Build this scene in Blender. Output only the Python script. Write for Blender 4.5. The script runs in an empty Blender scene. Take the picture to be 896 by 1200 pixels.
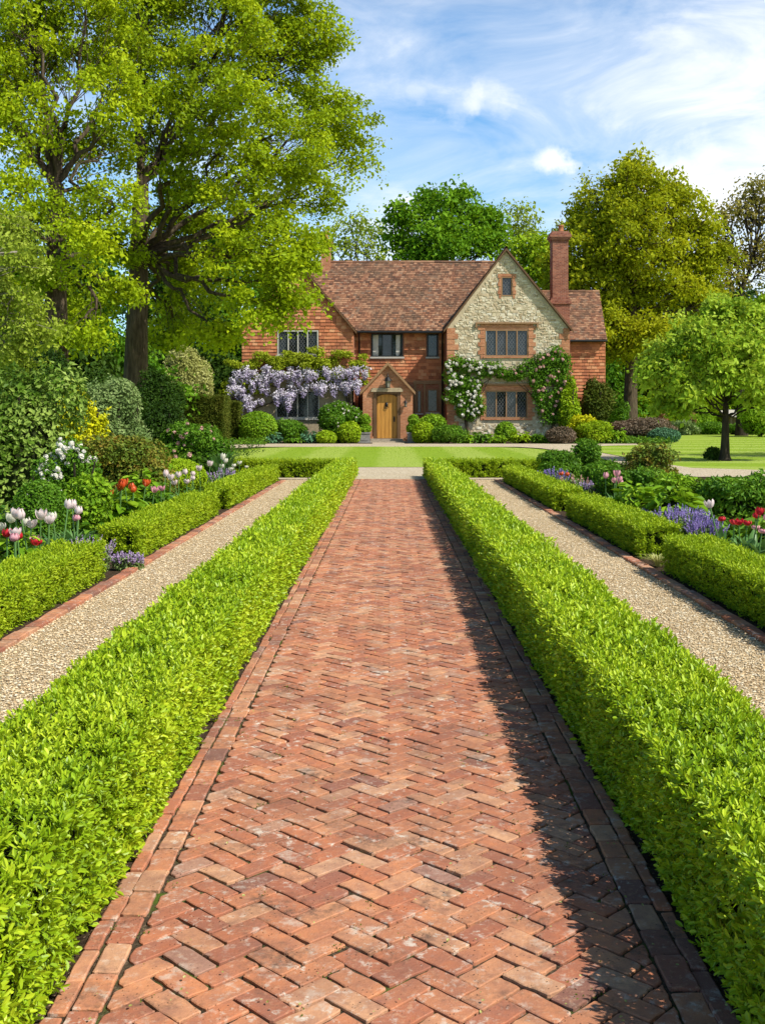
import bpy, math, random
import numpy as np
from mathutils import Vector, Matrix

R = np.random.default_rng(7)
random.seed(7)
PI = math.pi
sc = bpy.context.scene
COL = sc.collection
FP, HC, VX, VY = 1300.0, 1.4, 457.0, 489.0      # focal length in photo pixels, eye height, vanishing point


def WX(px, Y): return (px - VX) * Y / FP
def WZ(py, Y): return HC + (VY - py) * Y / FP
def GY(py): return FP * HC / (py - VY)
def gp(px, py):
    Y = GY(py)
    return (WX(px, Y), Y)


# ------------------------------------------------------------------ mesh helpers
def unit(v):
    return v / np.maximum(np.linalg.norm(v, axis=-1, keepdims=True), 1e-9)


class MB:
    def __init__(self):
        self.v, self.f, self.r, self.m, self.n = [], [], [], [], 0

    def add(self, V, F, rnd=None, mi=0):
        V = np.asarray(V, float).reshape(-1, 3)
        if isinstance(F, np.ndarray):
            F = [F]
        else:
            d = {}
            idx = {}
            for i, f in enumerate(F):
                d.setdefault(len(f), []).append(f)
                idx.setdefault(len(f), []).append(i)
            if rnd is not None and np.ndim(rnd):
                rnd = np.concatenate([np.asarray(rnd)[idx[k]] for k in d])
            F = [np.array(d[k]) for k in d]
        tot = sum(len(f) for f in F)
        if rnd is None:
            rnd = R.random(tot)
        rnd = np.broadcast_to(np.asarray(rnd, float), (tot,))
        self.v.append(V)
        for f in F:
            self.f.append(f + self.n)
        self.r.append(rnd)
        self.m.append(np.full(tot, mi))
        self.n += len(V)
        return self

    def build(self, name, mats, parent=None, smooth=False):
        me = bpy.data.meshes.new(name)
        V = np.concatenate(self.v)
        loops = np.concatenate([f.ravel() for f in self.f])
        sizes = np.concatenate([np.full(len(f), f.shape[1]) for f in self.f])
        starts = np.concatenate([[0], np.cumsum(sizes)[:-1]])
        me.vertices.add(len(V))
        me.vertices.foreach_set('co', V.astype(np.float32).ravel())
        me.loops.add(len(loops))
        me.loops.foreach_set('vertex_index', loops.astype(np.int32))
        me.polygons.add(len(sizes))
        me.polygons.foreach_set('loop_start', starts.astype(np.int32))
        if not isinstance(mats, (list, tuple)):
            mats = [mats]
        for m in mats:
            me.materials.append(m)
        me.polygons.foreach_set('material_index', np.concatenate(self.m).astype(np.int32))
        me.polygons.foreach_set('use_smooth', np.full(len(sizes), smooth))
        a = me.attributes.new('rnd', 'FLOAT', 'FACE')
        a.data.foreach_set('value', np.concatenate(self.r).astype(np.float32))
        me.update(calc_edges=True)
        o = bpy.data.objects.new(name, me)
        COL.objects.link(o)
        if parent is not None:
            o.parent = parent
            o.matrix_parent_inverse = parent_inv(parent)
        return o


def parent_inv(p):
    # geometry is written in world coordinates: undo the parent's own transform
    def world(q):
        m = Matrix.LocRotScale(q.location, q.rotation_euler, q.scale)
        return m if q.parent is None else world(q.parent) @ q.matrix_parent_inverse @ m
    return world(p).inverted()


def tag(o, label=None, cat=None, group=None, kind=None):
    if label: o['label'] = label
    if cat: o['category'] = cat
    if group: o['group'] = group
    if kind: o['kind'] = kind
    return o


def empty(name, loc, label, cat, group=None):
    o = bpy.data.objects.new(name, None)
    o.location = loc
    o.empty_display_size = 0.2
    COL.objects.link(o)
    return tag(o, label, cat, group)


def box(mb, a, b, rnd=None, mi=0):
    x0, y0, z0 = a
    x1, y1, z1 = b
    V = [(x0, y0, z0), (x1, y0, z0), (x1, y1, z0), (x0, y1, z0), (x0, y0, z1), (x1, y0, z1), (x1, y1, z1), (x0, y1, z1)]
    F = np.array([(0, 3, 2, 1), (4, 5, 6, 7), (0, 1, 5, 4), (1, 2, 6, 5), (2, 3, 7, 6), (3, 0, 4, 7)])
    if rnd is None:
        rnd = R.random()
    mb.add(V, F, rnd, mi)


def tube(mb, pts, rad, sides=8, rnd=None, mi=0, wob=0.0):
    pts = np.asarray(pts, float)
    k = len(pts)
    rad = np.broadcast_to(np.asarray(rad, float), (k,))
    T = unit(np.gradient(pts, axis=0))
    ref = np.where(np.abs(T[:, 2:3]) > 0.9, np.array([[1., 0, 0]]), np.array([[0, 0, 1.]]))
    A = unit(np.cross(T, ref))
    B = np.cross(T, A)
    ang = np.linspace(0, 2 * PI, sides, endpoint=False)
    rr = rad[:, None] * (1 + (wob * (R.random((k, sides)) - .5) if wob else 0))
    V = pts[:, None] + rr[..., None] * (np.cos(ang)[None, :, None] * A[:, None] + np.sin(ang)[None, :, None] * B[:, None])
    i = np.arange(k - 1)[:, None] * sides
    j = np.arange(sides)[None]
    j2 = (j + 1) % sides
    F = np.stack([i + j, i + j2, i + sides + j2, i + sides + j], -1).reshape(-1, 4)
    mb.add(V.reshape(-1, 3), F, rnd, mi)


def lathe(mb, prof, c, sides=16, rnd=None, mi=0):
    pts = np.array([(c[0], c[1], c[2] + z) for r, z in prof])
    ang = np.linspace(0, 2 * PI, sides, endpoint=False)
    V = np.array([[(c[0] + r * math.cos(t), c[1] + r * math.sin(t), c[2] + z) for t in ang] for r, z in prof]).reshape(-1, 3)
    k = len(prof)
    i = np.arange(k - 1)[:, None] * sides
    j = np.arange(sides)[None]
    j2 = (j + 1) % sides
    F = np.stack([i + j, i + j2, i + sides + j2, i + sides + j], -1).reshape(-1, 4)
    mb.add(V, F, rnd, mi)


def leaf_arrays(P, T, N, L, W, fold=0.18, six=False, bend=0.0):
    n = len(P)
    L = np.broadcast_to(np.asarray(L, float), (n,))[:, None]
    W = np.broadcast_to(np.asarray(W, float), (n,))[:, None]
    S = unit(np.cross(N, T))
    N2 = unit(np.cross(T, S))
    if not six:
        V = np.stack([P, P + T * L * .48 + S * W * .5 + N2 * W * fold, P + T * L - N2 * L * bend, P + T * L * .48 - S * W * .5 + N2 * W * fold], 1)
        F = np.arange(n)[:, None] * 4 + np.arange(4)[None]
    else:
        V = np.stack([P, P + T * L * .32 + S * W * .46 + N2 * W * fold, P + T * L * .74 + S * W * .42 + N2 * (W * fold - L * bend * .5), P + T * L - N2 * L * bend,
                      P + T * L * .74 - S * W * .42 + N2 * (W * fold - L * bend * .5), P + T * L * .32 - S * W * .46 + N2 * W * fold], 1)
        b = np.arange(n)[:, None] * 6
        F = np.concatenate([b + np.array([[0, 1, 2, 3]]), b + np.array([[0, 3, 4, 5]])], 1).reshape(-1, 4)
    return V.reshape(-1, 3), F


def rdir(n):
    return unit(R.normal(size=(n, 3)))


def tangent(N, bias=None, k=0.0):
    t = R.normal(size=N.shape)
    if bias is not None:
        t = t + k * np.asarray(bias)
    t = t - N * np.sum(t * N, 1, keepdims=True)
    return unit(t)


class Lump:
    def __init__(self, f=4.0, n=9):
        self.k = R.normal(size=(n, 3)) * f
        self.p = R.random(n) * 6.28

    def __call__(self, P):
        return np.cos(P @ self.k.T + self.p).mean(1) * 2.2


# ------------------------------------------------------------------ material helpers
class NT:
    def __init__(self, name):
        self.m = bpy.data.materials.new(name)
        self.m.use_nodes = True
        self.t = self.m.node_tree
        self.t.nodes.clear()
        self.out = self.n('ShaderNodeOutputMaterial')

    def n(self, typ, ins=None, **kw):
        nd = self.t.nodes.new(typ)
        for k, v in kw.items():
            setattr(nd, k, v)
        for k, v in (ins or {}).items():
            self.put(nd.inputs[k], v)
        return nd

    def put(self, sock, v):
        if hasattr(v, 'is_output') and v.is_output:
            self.t.links.new(v, sock)
        elif hasattr(v, 'outputs'):
            self.t.links.new(v.outputs[0], sock)
        else:
            if sock.type == 'RGBA' and len(v) == 3:
                v = (*v, 1)
            sock.default_value = v

    def attr(self): return self.n('ShaderNodeAttribute', attribute_name='rnd').outputs['Fac']
    def pos(self): return self.n('ShaderNodeNewGeometry').outputs['Position']

    def noise(self, scale, detail=4, rough=.55, vec=None):
        nd = self.n('ShaderNodeTexNoise', {'Scale': scale, 'Detail': detail, 'Roughness': rough})
        self.put(nd.inputs['Vector'], vec if vec is not None else self.pos())
        return nd.outputs['Fac']

    def ramp(self, fac, stops, interp='LINEAR'):
        nd = self.n('ShaderNodeValToRGB')
        cr = nd.color_ramp
        cr.interpolation = interp
        while len(cr.elements) < len(stops):
            cr.elements.new(.5)
        for e, (p, c) in zip(cr.elements, stops):
            e.position = p
            e.color = (*c, 1) if len(c) == 3 else c
        self.put(nd.inputs['Fac'], fac)
        return nd.outputs['Color']

    def math(self, op, a, b=0.0):
        nd = self.n('ShaderNodeMath', operation=op)
        self.put(nd.inputs[0], a)
        self.put(nd.inputs[1], b)
        return nd.outputs[0]

    def mix(self, fac, a, b, mode='MIX'):
        nd = self.n('ShaderNodeMix', data_type='RGBA', blend_type=mode)
        self.put(nd.inputs[0], fac)
        self.put(nd.inputs[6], a)
        self.put(nd.inputs[7], b)
        return nd.outputs[2]

    def bump(self, h, strength=.5, dist=.02):
        return self.n('ShaderNodeBump', {'Height': h, 'Strength': strength, 'Distance': dist}).outputs[0]

    def pbr(self, col, rough=.7, normal=None, spec=.3, metal=0.0):
        b = self.n('ShaderNodeBsdfPrincipled', {'Base Color': col, 'Roughness': rough, 'Metallic': metal})
        b.inputs['Specular IOR Level'].default_value = spec
        if normal is not None:
            self.put(b.inputs['Normal'], normal)
        return b.outputs[0]

    def done(self, sh):
        self.t.links.new(sh, self.out.inputs['Surface'])
        return self.m


def leafmat(name, c0, c1, c2, trans=.35, rough=.5, spec=.25, patch=.35, pscale=2.0):
    t = NT(name)
    f = t.attr()
    if patch:
        nz = t.noise(pscale, 2)
        f = t.math('ADD', t.math('MULTIPLY', f, 1 - patch), t.math('MULTIPLY', t.ramp(nz, [(.3, (0, 0, 0)), (.7, (1, 1, 1))]), patch))
    col = t.ramp(f, [(0.05, c0), (.5, c1), (.95, c2)])
    b = t.pbr(col, rough, None, spec)
    tc = t.mix(.5, col, (c2[0] * 1.15, c2[1] * 1.1, c2[2] * .6))
    tr = t.n('ShaderNodeBsdfTranslucent', {'Color': tc})
    mx = t.n('ShaderNodeMixShader', {'Fac': trans * .72})
    t.put(mx.inputs[1], b)
    t.put(mx.inputs[2], tr.outputs[0])
    return t.done(mx.outputs[0])


def flat(name, col, rough=.6, var=.15, scale=8.0, spec=.3, metal=0.0, bump=0.0):
    t = NT(name)
    nz = t.noise(scale, 5)
    c = t.ramp(nz, [(.25, tuple(x * (1 - var) for x in col)), (.75, tuple(min(1, x * (1 + var)) for x in col))])
    return t.done(t.pbr(c, rough, t.bump(nz, bump, .01) if bump else None, spec, metal))


M = {}
M['box'] = leafmat('box_leaf', (.065, .16, .005), (.31, .49, .010), (.64, .76, .035), .28, .42, .32, .32, 1.6)
M['box_far'] = leafmat('box_leaf_clipped', (.12, .23, .006), (.30, .45, .010), (.52, .64, .024), .34, .5, .22, .25, 3.0)
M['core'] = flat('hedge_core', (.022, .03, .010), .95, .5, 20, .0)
M['oak'] = leafmat('oak_leaf', (.06, .12, .004), (.31, .44, .008), (.64, .72, .02), .45, .5, .12, .4, .45)
M['oak2'] = leafmat('oak_leaf_gold', (.09, .12, .004), (.34, .40, .010), (.60, .60, .022), .5, .55, .10, .4, .35)
M['deep'] = leafmat('deep_leaf', (.020, .065, .005), (.085, .22, .010), (.22, .42, .02), .38, .55, .12, .4, .45)
M['rich'] = leafmat('rich_leaf', (.04, .11, .005), (.14, .31, .010), (.32, .53, .02), .42, .55, .12, .4, .4)
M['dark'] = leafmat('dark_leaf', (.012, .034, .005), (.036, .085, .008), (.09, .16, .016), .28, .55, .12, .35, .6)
M['young'] = leafmat('young_leaf', (.07, .17, .010), (.37, .57, .036), (.70, .80, .11), .5, .5, .12, .35, .9)
M['pale'] = leafmat('pale_leaf', (.16, .24, .015), (.32, .42, .035), (.52, .60, .10), .42, .6, .10, .35, .4)
M['cream'] = leafmat('cream_leaf', (.26, .28, .06), (.48, .49, .15), (.70, .69, .32), .35, .6, .12, .35, 1)
M['brown'] = leafmat('brown_leaf', (.18, .14, .03), (.32, .27, .05), (.46, .40, .10), .35, .6, .12, .3, .6)
M['mid'] = leafmat('mid_leaf', (.035, .105, .006), (.10, .24, .012), (.24, .42, .03), .3, .5, .18, .3, 3)
M['fresh'] = leafmat('fresh_leaf', (.09, .21, .010), (.21, .40, .015), (.40, .58, .03), .35, .5, .18, .3, 3)
M['vari'] = leafmat('variegated_leaf', (.035, .09, .008), (.11, .21, .015), (.38, .50, .10), .25, .5, .15, .25, 2)
M['yellow'] = leafmat('yellow_leaf', (.36, .42, .008), (.66, .66, .010), (.85, .80, .02), .35, .5, .15, .3, 2)
M['grey'] = leafmat('grey_leaf', (.09, .16, .04), (.20, .30, .09), (.38, .48, .18), .25, .6, .12, .3, 2)
M['teal'] = leafmat('blue_green_leaf', (.04, .12, .06), (.10, .24, .12), (.20, .38, .20), .25, .55, .2, .3, 1)
M['bronze'] = leafmat('bronze_leaf', (.05, .10, .010), (.16, .25, .025), (.46, .27, .05), .3, .5, .18, .45, 5)
M['lime'] = leafmat('lime_leaf', (.16, .31, .008), (.33, .50, .012), (.52, .66, .03), .35, .5, .15, .3, 2)
M['yew'] = leafmat('yew_leaf', (.025, .05, .006), (.07, .105, .008), (.20, .21, .03), .2, .6, .12, .35, 1)
M['mauve'] = leafmat('mauve_leaf', (.09, .07, .04), (.19, .14, .09), (.30, .22, .15), .25, .6, .2, .3, 1)
M['strap'] = leafmat('strap_leaf', (.05, .14, .03), (.12, .27, .06), (.25, .42, .13), .3, .4, .35, .2, 4)
M['moss'] = leafmat('moss_green', (.05, .09, .01), (.12, .19, .02), (.22, .28, .04), .2, .8, .05, .2, 5)
M['white'] = leafmat('white_petal', (.78, .74, .60), (.88, .84, .72), (.92, .90, .82), .25, .6, .1, 0)
M['pinkrose'] = leafmat('pink_petal', (.60, .28, .25), (.75, .42, .36), (.82, .58, .5), .25, .6, .2, 0)
M['wist'] = leafmat('wisteria_petal', (.30, .22, .48), (.56, .47, .70), (.88, .84, .90), .3, .6, .15, .25, 2)
M['wistleaf'] = leafmat('wisteria_leaf', (.20, .27, .012), (.38, .47, .02), (.58, .64, .06), .4, .5, .15, .3, 1)
M['lav'] = leafmat('catmint_petal', (.22, .14, .48), (.38, .28, .66), (.58, .48, .80), .25, .6, .2, .2, 4)
M['lilac'] = leafmat('lilac_petal', (.36, .24, .50), (.55, .40, .66), (.74, .62, .80), .25, .6, .2, .2, 4)
M['tul_white'] = leafmat('tulip_blush', (.80, .56, .55), (.88, .72, .70), (.90, .82, .79), .35, .5, .2, .1, 20)
M['tul_pink'] = leafmat('tulip_pink', (.70, .24, .32), (.80, .36, .42), (.86, .52, .54), .3, .5, .2, .1, 20)
M['tul_red'] = leafmat('tulip_red', (.50, .01, .02), (.64, .02, .035), (.74, .06, .08), .3, .4, .25, .1, 20)
M['tul_orange'] = leafmat('tulip_scarlet', (.55, .05, .01), (.70, .10, .02), (.8, .2, .06), .25, .35, .3, .3, 40)
M['tul_cream'] = leafmat('tulip_cream', (.78, .72, .54), (.84, .80, .66), (.88, .85, .74), .35, .5, .2, .1, 20)


def bark_mat(name, c0, c1):
    t = NT(name)
    p = t.pos()
    mp = t.n('ShaderNodeMapping', {'Vector': p, 'Scale': (7, 7, 1.2)})
    nz = t.noise(1.6, 6, .65, mp.outputs[0])
    n2 = t.noise(.9, 3)
    c = t.ramp(nz, [(.3, c0), (.7, c1)])
    c = t.mix(t.ramp(n2, [(.55, (0, 0, 0)), (.75, (.5, .5, .5))]), c, (.08, .10, .03))
    return t.done(t.pbr(c, .9, t.bump(nz, 1.0, .06), .1))


M['bark'] = bark_mat('bark_brown', (.035, .025, .016), (.16, .12, .08))
M['bark_dark'] = bark_mat('bark_dark', (.02, .016, .012), (.075, .06, .045))
M['twig'] = bark_mat('bark_pale', (.2, .17, .12), (.42, .38, .3))


def brickpave_mat():
    t = NT('brick_paver')
    a = t.attr()
    base = t.ramp(a, [(0, (.23, .115, .09)), (.18, (.44, .15, .082)), (.42, (.62, .215, .10)), (.65, (.70, .29, .135)), (.85, (.76, .42, .23)), (1, (.40, .22, .17))])
    n1 = t.noise(16, 6, .65)
    c = t.mix(t.ramp(n1, [(.35, (.0, .0, .0)), (.72, (.75, .75, .75))]), base, (.34, .16, .115))
    n3 = t.noise(55, 4, .7)
    c = t.mix(t.ramp(n3, [(.55, (0, 0, 0)), (.72, (.55, .55, .55))]), c, (.72, .42, .25))
    # pale lichen and lime bloom
    n2 = t.noise(7, 7, .72)
    li = t.ramp(n2, [(.575, (0, 0, 0)), (.66, (.6, .6, .6))])
    c = t.mix(li, c, (.72, .58, .46))
    n5 = t.noise(1.7, 6, .65)
    c = t.mix(t.ramp(n5, [(.45, (0, 0, 0)), (.68, (.55, .55, .55))]), c, (.24, .115, .08))
    n6 = t.noise(26, 5, .7)
    spot = t.mix(1.0, t.ramp(n6, [(.555, (0, 0, 0)), (.66, (.8, .8, .8))]), t.ramp(t.noise(2.6, 3), [(.36, (0, 0, 0)), (.62, (1, 1, 1))]), 'MULTIPLY')
    c = t.mix(spot, c, (.78, .70, .58))
    n7 = t.noise(4.3, 6, .7)
    n8 = t.noise(38, 5, .75)
    grime = t.mix(1.0, t.ramp(n7, [(.5, (0, 0, 0)), (.66, (1, 1, 1))]), t.ramp(n8, [(.42, (0, 0, 0)), (.6, (.8, .8, .8))]), 'MULTIPLY')
    c = t.mix(grime, c, (.13, .085, .06))
    # dark pits
    v = t.n('ShaderNodeTexVoronoi', {'Scale': 70.0, 'Vector': t.pos()})
    pit = t.ramp(v.outputs['Distance'], [(.10, (.6, .6, .6)), (.2, (0, 0, 0))])
    pm = t.mix(1.0, pit, t.ramp(t.noise(11, 3), [(.48, (0, 0, 0)), (.6, (1, 1, 1))]), 'MULTIPLY')
    c = t.mix(pm, c, (.06, .035, .028))
    h = t.math('SUBTRACT', t.math('ADD', t.math('MULTIPLY', n1, .6), t.math('MULTIPLY', n3, .5)), pm)
    return t.done(t.pbr(c, .85, t.bump(h, .8, .006), .2))


M['paver'] = brickpave_mat()


def joint_mat():
    t = NT('path_joint')
    n = t.noise(60, 5, .7)
    c = t.ramp(n, [(.3, (.03, .022, .015)), (.55, (.11, .08, .05)), (.75, (.30, .22, .14))])
    m = t.noise(3.5, 5, .65)
    c = t.mix(t.ramp(m, [(.52, (0, 0, 0)), (.62, (.85, .85, .85))]), c, (.10, .16, .02))
    return t.done(t.pbr(c, .95, t.bump(n, 1, .01), .05))


M['joint'] = joint_mat()


def gravel_mat(name, a, b, c_, sc_=75.0):
    t = NT(name)
    p = t.pos()
    v = t.n('ShaderNodeTexVoronoi', {'Scale': sc_, 'Vector': p, 'Randomness': 1.0})
    g = t.n('ShaderNodeSeparateColor', {'Color': v.outputs['Color']})
    c = t.ramp(g.outputs[0], [(0, a), (.5, b), (1, c_)])
    c = t.mix(t.ramp(v.outputs['Distance'], [(.35, (0, 0, 0)), (.75, (.75, .75, .75))]), c, (a[0] * .45, a[1] * .4, a[2] * .35))
    n = t.noise(.9, 5, .6)
    c = t.mix(t.ramp(n, [(.4, (0, 0, 0)), (.75, (.45, .45, .45))]), c, (a[0] * .8, a[1] * .75, a[2] * .7))
    h = t.math('SUBTRACT', 1.0, v.outputs['Distance'])
    return t.done(t.pbr(c, .9, t.bump(h, 1.0, .012), .15))


M['gravel'] = gravel_mat('gravel_cream', (.56, .38, .19), (.80, .61, .36), (.87, .74, .50), 95.0)
M['gravel_far'] = gravel_mat('gravel_pale', (.62, .50, .33), (.74, .63, .45), (.82, .74, .58), 30.0)


def stone_bit():
    t = NT('gravel_stone')
    c = t.ramp(t.attr(), [(0, (.28, .18, .09)), (.22, (.70, .50, .27)), (.6, (.85, .67, .42)), (1, (.88, .80, .62))])
    return t.done(t.pbr(c, .85, None, .2))


M['pebble'] = stone_bit()
M['litter'] = flat('leaf_litter', (.22, .15, .09), .9, .6, 60, .1)


def soil_mat():
    t = NT('soil')
    n = t.noise(14, 8, .7)
    c = t.ramp(n, [(.3, (.022, .015, .010)), (.7, (.14, .095, .06))])
    return t.done(t.pbr(c, 1.0, t.bump(n, 1, .04), .05))


M['soil'] = soil_mat()


def lawn_mat(name, stripes=True, dirx=1.0, width=1.35):
    t = NT(name)
    p = t.pos()
    n1 = t.noise(40, 6, .75)
    n2 = t.noise(1.1, 5, .65)
    n3 = t.noise(7, 5, .7)
    c = t.ramp(n1, [(.25, (.16, .27, .012)), (.5, (.27, .42, .022)), (.75, (.40, .54, .045))])
    c = t.mix(t.math('MULTIPLY', n2, .6), c, (.24, .33, .035))
    c = t.mix(t.ramp(n3, [(.5, (0, 0, 0)), (.75, (.4, .4, .4))]), c, (.36, .42, .08))
    if stripes:
        s = t.n('ShaderNodeSeparateXYZ', {'Vector': p})
        w = t.math('ADD', t.math('MULTIPLY', s.outputs[0], dirx), t.math('MULTIPLY', s.outputs[1], 1 - dirx))
        w = t.math('ADD', w, t.math('MULTIPLY', n2, .75))
        f = t.math('SINE', t.math('MULTIPLY', w, PI / width))
        f = t.ramp(t.math('ADD', t.math('MULTIPLY', f, .5), .5), [(.35, (0, 0, 0)), (.65, (1, 1, 1))])
        c = t.mix(t.math('MULTIPLY', f, .36), c, (.54, .60, .16))
    return t.done(t.pbr(c, .8, t.bump(n1, .6, .03), .1))


M['lawn'] = lawn_mat('lawn_striped')
M['lawn2'] = lawn_mat('lawn_side', True, .15, 2.2)


def ground_mat():
    t = NT('ground_mat')
    n = t.noise(.25, 8, .7)
    n1 = t.noise(9, 6, .7)
    c = t.ramp(n, [(.3, (.05, .075, .012)), (.7, (.10, .15, .02))])
    c = t.mix(t.math('MULTIPLY', n1, .5), c, (.05, .045, .02))
    return t.done(t.pbr(c, 1, t.bump(n1, 1, .05), .05))


M['ground'] = ground_mat()


def tile_mat(name, stops, moss=(.10, .085, .05), amt=.5, spread=.6):
    t = NT(name)
    c = t.ramp(t.attr(), stops)
    n = t.noise(spread, 6, .7)
    c = t.mix(t.ramp(n, [(.42, (0, 0, 0)), (.68, (amt, amt, amt))]), c, moss)
    n2 = t.noise(18, 4, .7)
    c = t.mix(t.ramp(n2, [(.5, (0, 0, 0)), (.8, (.4, .4, .4))]), c, (stops[0][1][0] * .5, stops[0][1][1] * .5, stops[0][1][2] * .5))
    return t.done(t.pbr(c, .85, t.bump(n2, .5, .01), .2))


M['rooftile'] = tile_mat('roof_tile', [(0, (.12, .065, .045)), (.3, (.25, .115, .068)), (.6, (.35, .165, .092)), (.85, (.46, .255, .15)), (1, (.20, .135, .10))], (.155, .105, .068), .75)
M['walltile'] = tile_mat('hung_tile', [(0, (.36, .125, .062)), (.35, (.52, .18, .080)), (.7, (.64, .245, .11)), (1, (.72, .36, .18))], (.30, .15, .09), .4, .8)


def brick_mat(name, c1, c2, mortar, scale=1.0):
    t = NT(name)
    p = t.pos()
    s = t.n('ShaderNodeSeparateXYZ', {'Vector': p})
    u = t.math('ADD', s.outputs[0], s.outputs[1])
    cb = t.n('ShaderNodeCombineXYZ')
    t.put(cb.inputs[0], u)
    t.put(cb.inputs[1], s.outputs[2])
    b = t.n('ShaderNodeTexBrick', {'Vector': cb.outputs[0], 'Color1': c1, 'Color2': c2, 'Mortar': mortar, 'Scale': scale, 'Mortar Size': .007, 'Brick Width': .225, 'Row Height': .078, 'Bias': -.1})
    n = t.noise(1.3, 6, .7)
    c = t.mix(t.ramp(n, [(.4, (0, 0, 0)), (.7, (.5, .5, .5))]), b.outputs[0], (c1[0] * .6, c1[1] * .55, c1[2] * .5))
    n2 = t.noise(9, 4, .7)
    c = t.mix(t.ramp(n2, [(.5, (0, 0, 0)), (.75, (.5, .5, .5))]), c, (c2[0] * 1.15, c2[1] * 1.35, c2[2] * 1.5))
    return t.done(t.pbr(c, .88, t.bump(t.math('SUBTRACT', n2, b.outputs['Fac']), .6, .012), .15))


M['brick'] = brick_mat('brick_red', (.36, .115, .06), (.50, .19, .10), (.48, .38, .28))
M['brick_porch'] = brick_mat('brick_porch', (.46, .17, .08), (.64, .29, .145), (.58, .42, .28))
M['brick_dark'] = brick_mat('brick_chimney', (.22, .07, .048), (.44, .165, .10), (.42, .32, .24))


def rubble_mat():
    t = NT('rubble_stone')
    c = t.ramp(t.attr(), [(0, (.42, .32, .19)), (.3, (.66, .55, .36)), (.6, (.78, .68, .48)), (.85, (.84, .77, .60)), (1, (.60, .46, .28))])
    n = t.noise(9, 6, .7)
    c = t.mix(t.ramp(n, [(.45, (0, 0, 0)), (.75, (.6, .6, .6))]), c, (.22, .175, .11))
    return t.done(t.pbr(c, .95, t.bump(n, 1, .03), .1))


M['rubble'] = rubble_mat()
M['mortar'] = flat('lime_mortar', (.60, .50, .34), .95, .25, 6, .05, 0, .5)
M['oakwood'] = None


def wood_mat(name, c0, c1, vert=True, sc_=30):
    t = NT(name)
    mp = t.n('ShaderNodeMapping', {'Vector': t.pos(), 'Scale': (sc_, sc_, 1.5) if vert else (1.5, sc_, sc_)})
    n = t.noise(1.0, 5, .65, mp.outputs[0])
    c = t.ramp(n, [(.3, c0), (.7, c1)])
    return t.done(t.pbr(c, .55, t.bump(n, .3, .005), .3))


M['door'] = wood_mat('door_oak', (.46, .20, .035), (.70, .36, .075))
M['oakframe'] = wood_mat('oak_frame', (.10, .05, .022), (.20, .11, .05))
M['brownframe'] = wood_mat('window_oak', (.24, .13, .06), (.40, .24, .12))
M['paleframe'] = flat('frame_pale', (.52, .50, .44), .6, .12, 12)
M['blackpaint'] = flat('paint_black', (.014, .014, .015), .4, .2, 12, .4)
M['lead'] = flat('lead', (.22, .22, .21), .5, .2, 15, .4)
M['sill'] = flat('sill_stone', (.55, .51, .44), .8, .2, 10, .2, 0, .3)
M['stonedress'] = flat('dressed_stone', (.42, .34, .22), .9, .25, 7, .1, 0, .4)
M['iron'] = flat('iron_black', (.012, .012, .012), .45, .2, 12, .4)
M['curtain'] = flat('curtain_cloth', (.62, .60, .54), .9, .12, 3, .1)
M['planter'] = flat('planter_lead', (.28, .27, .25), .8, .3, 9, .2, 0, .5)
M['terra'] = flat('terracotta', (.42, .17, .08), .85, .3, 8, .15, 0, .4)
M['timber'] = wood_mat('shed_board', (.10, .07, .045), (.22, .16, .10), False)
M['step'] = flat('step_stone', (.40, .34, .26), .9, .25, 9, .1, 0, .4)


def glass_mat():
    t = NT('window_glass')
    n = t.noise(2.2, 3)
    c = t.ramp(n, [(.35, (.006, .007, .009)), (.7, (.035, .042, .055))])
    return t.done(t.pbr(c, .06, t.bump(n, .15, .02), .6))


M['glass'] = glass_mat()


def lamp_glass():
    t = NT('lantern_glass')
    return t.done(t.pbr((.30, .28, .22), .15, None, .5))


M['lampglass'] = lamp_glass()

# ------------------------------------------------------------------ world, sun, camera
SUN_EL, SUN_AZ = math.radians(47), math.radians(33)       # azimuth measured from +X towards the camera
SD = Vector((math.cos(SUN_EL) * math.cos(SUN_AZ), -math.cos(SUN_EL) * math.sin(SUN_AZ), math.sin(SUN_EL)))


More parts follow.
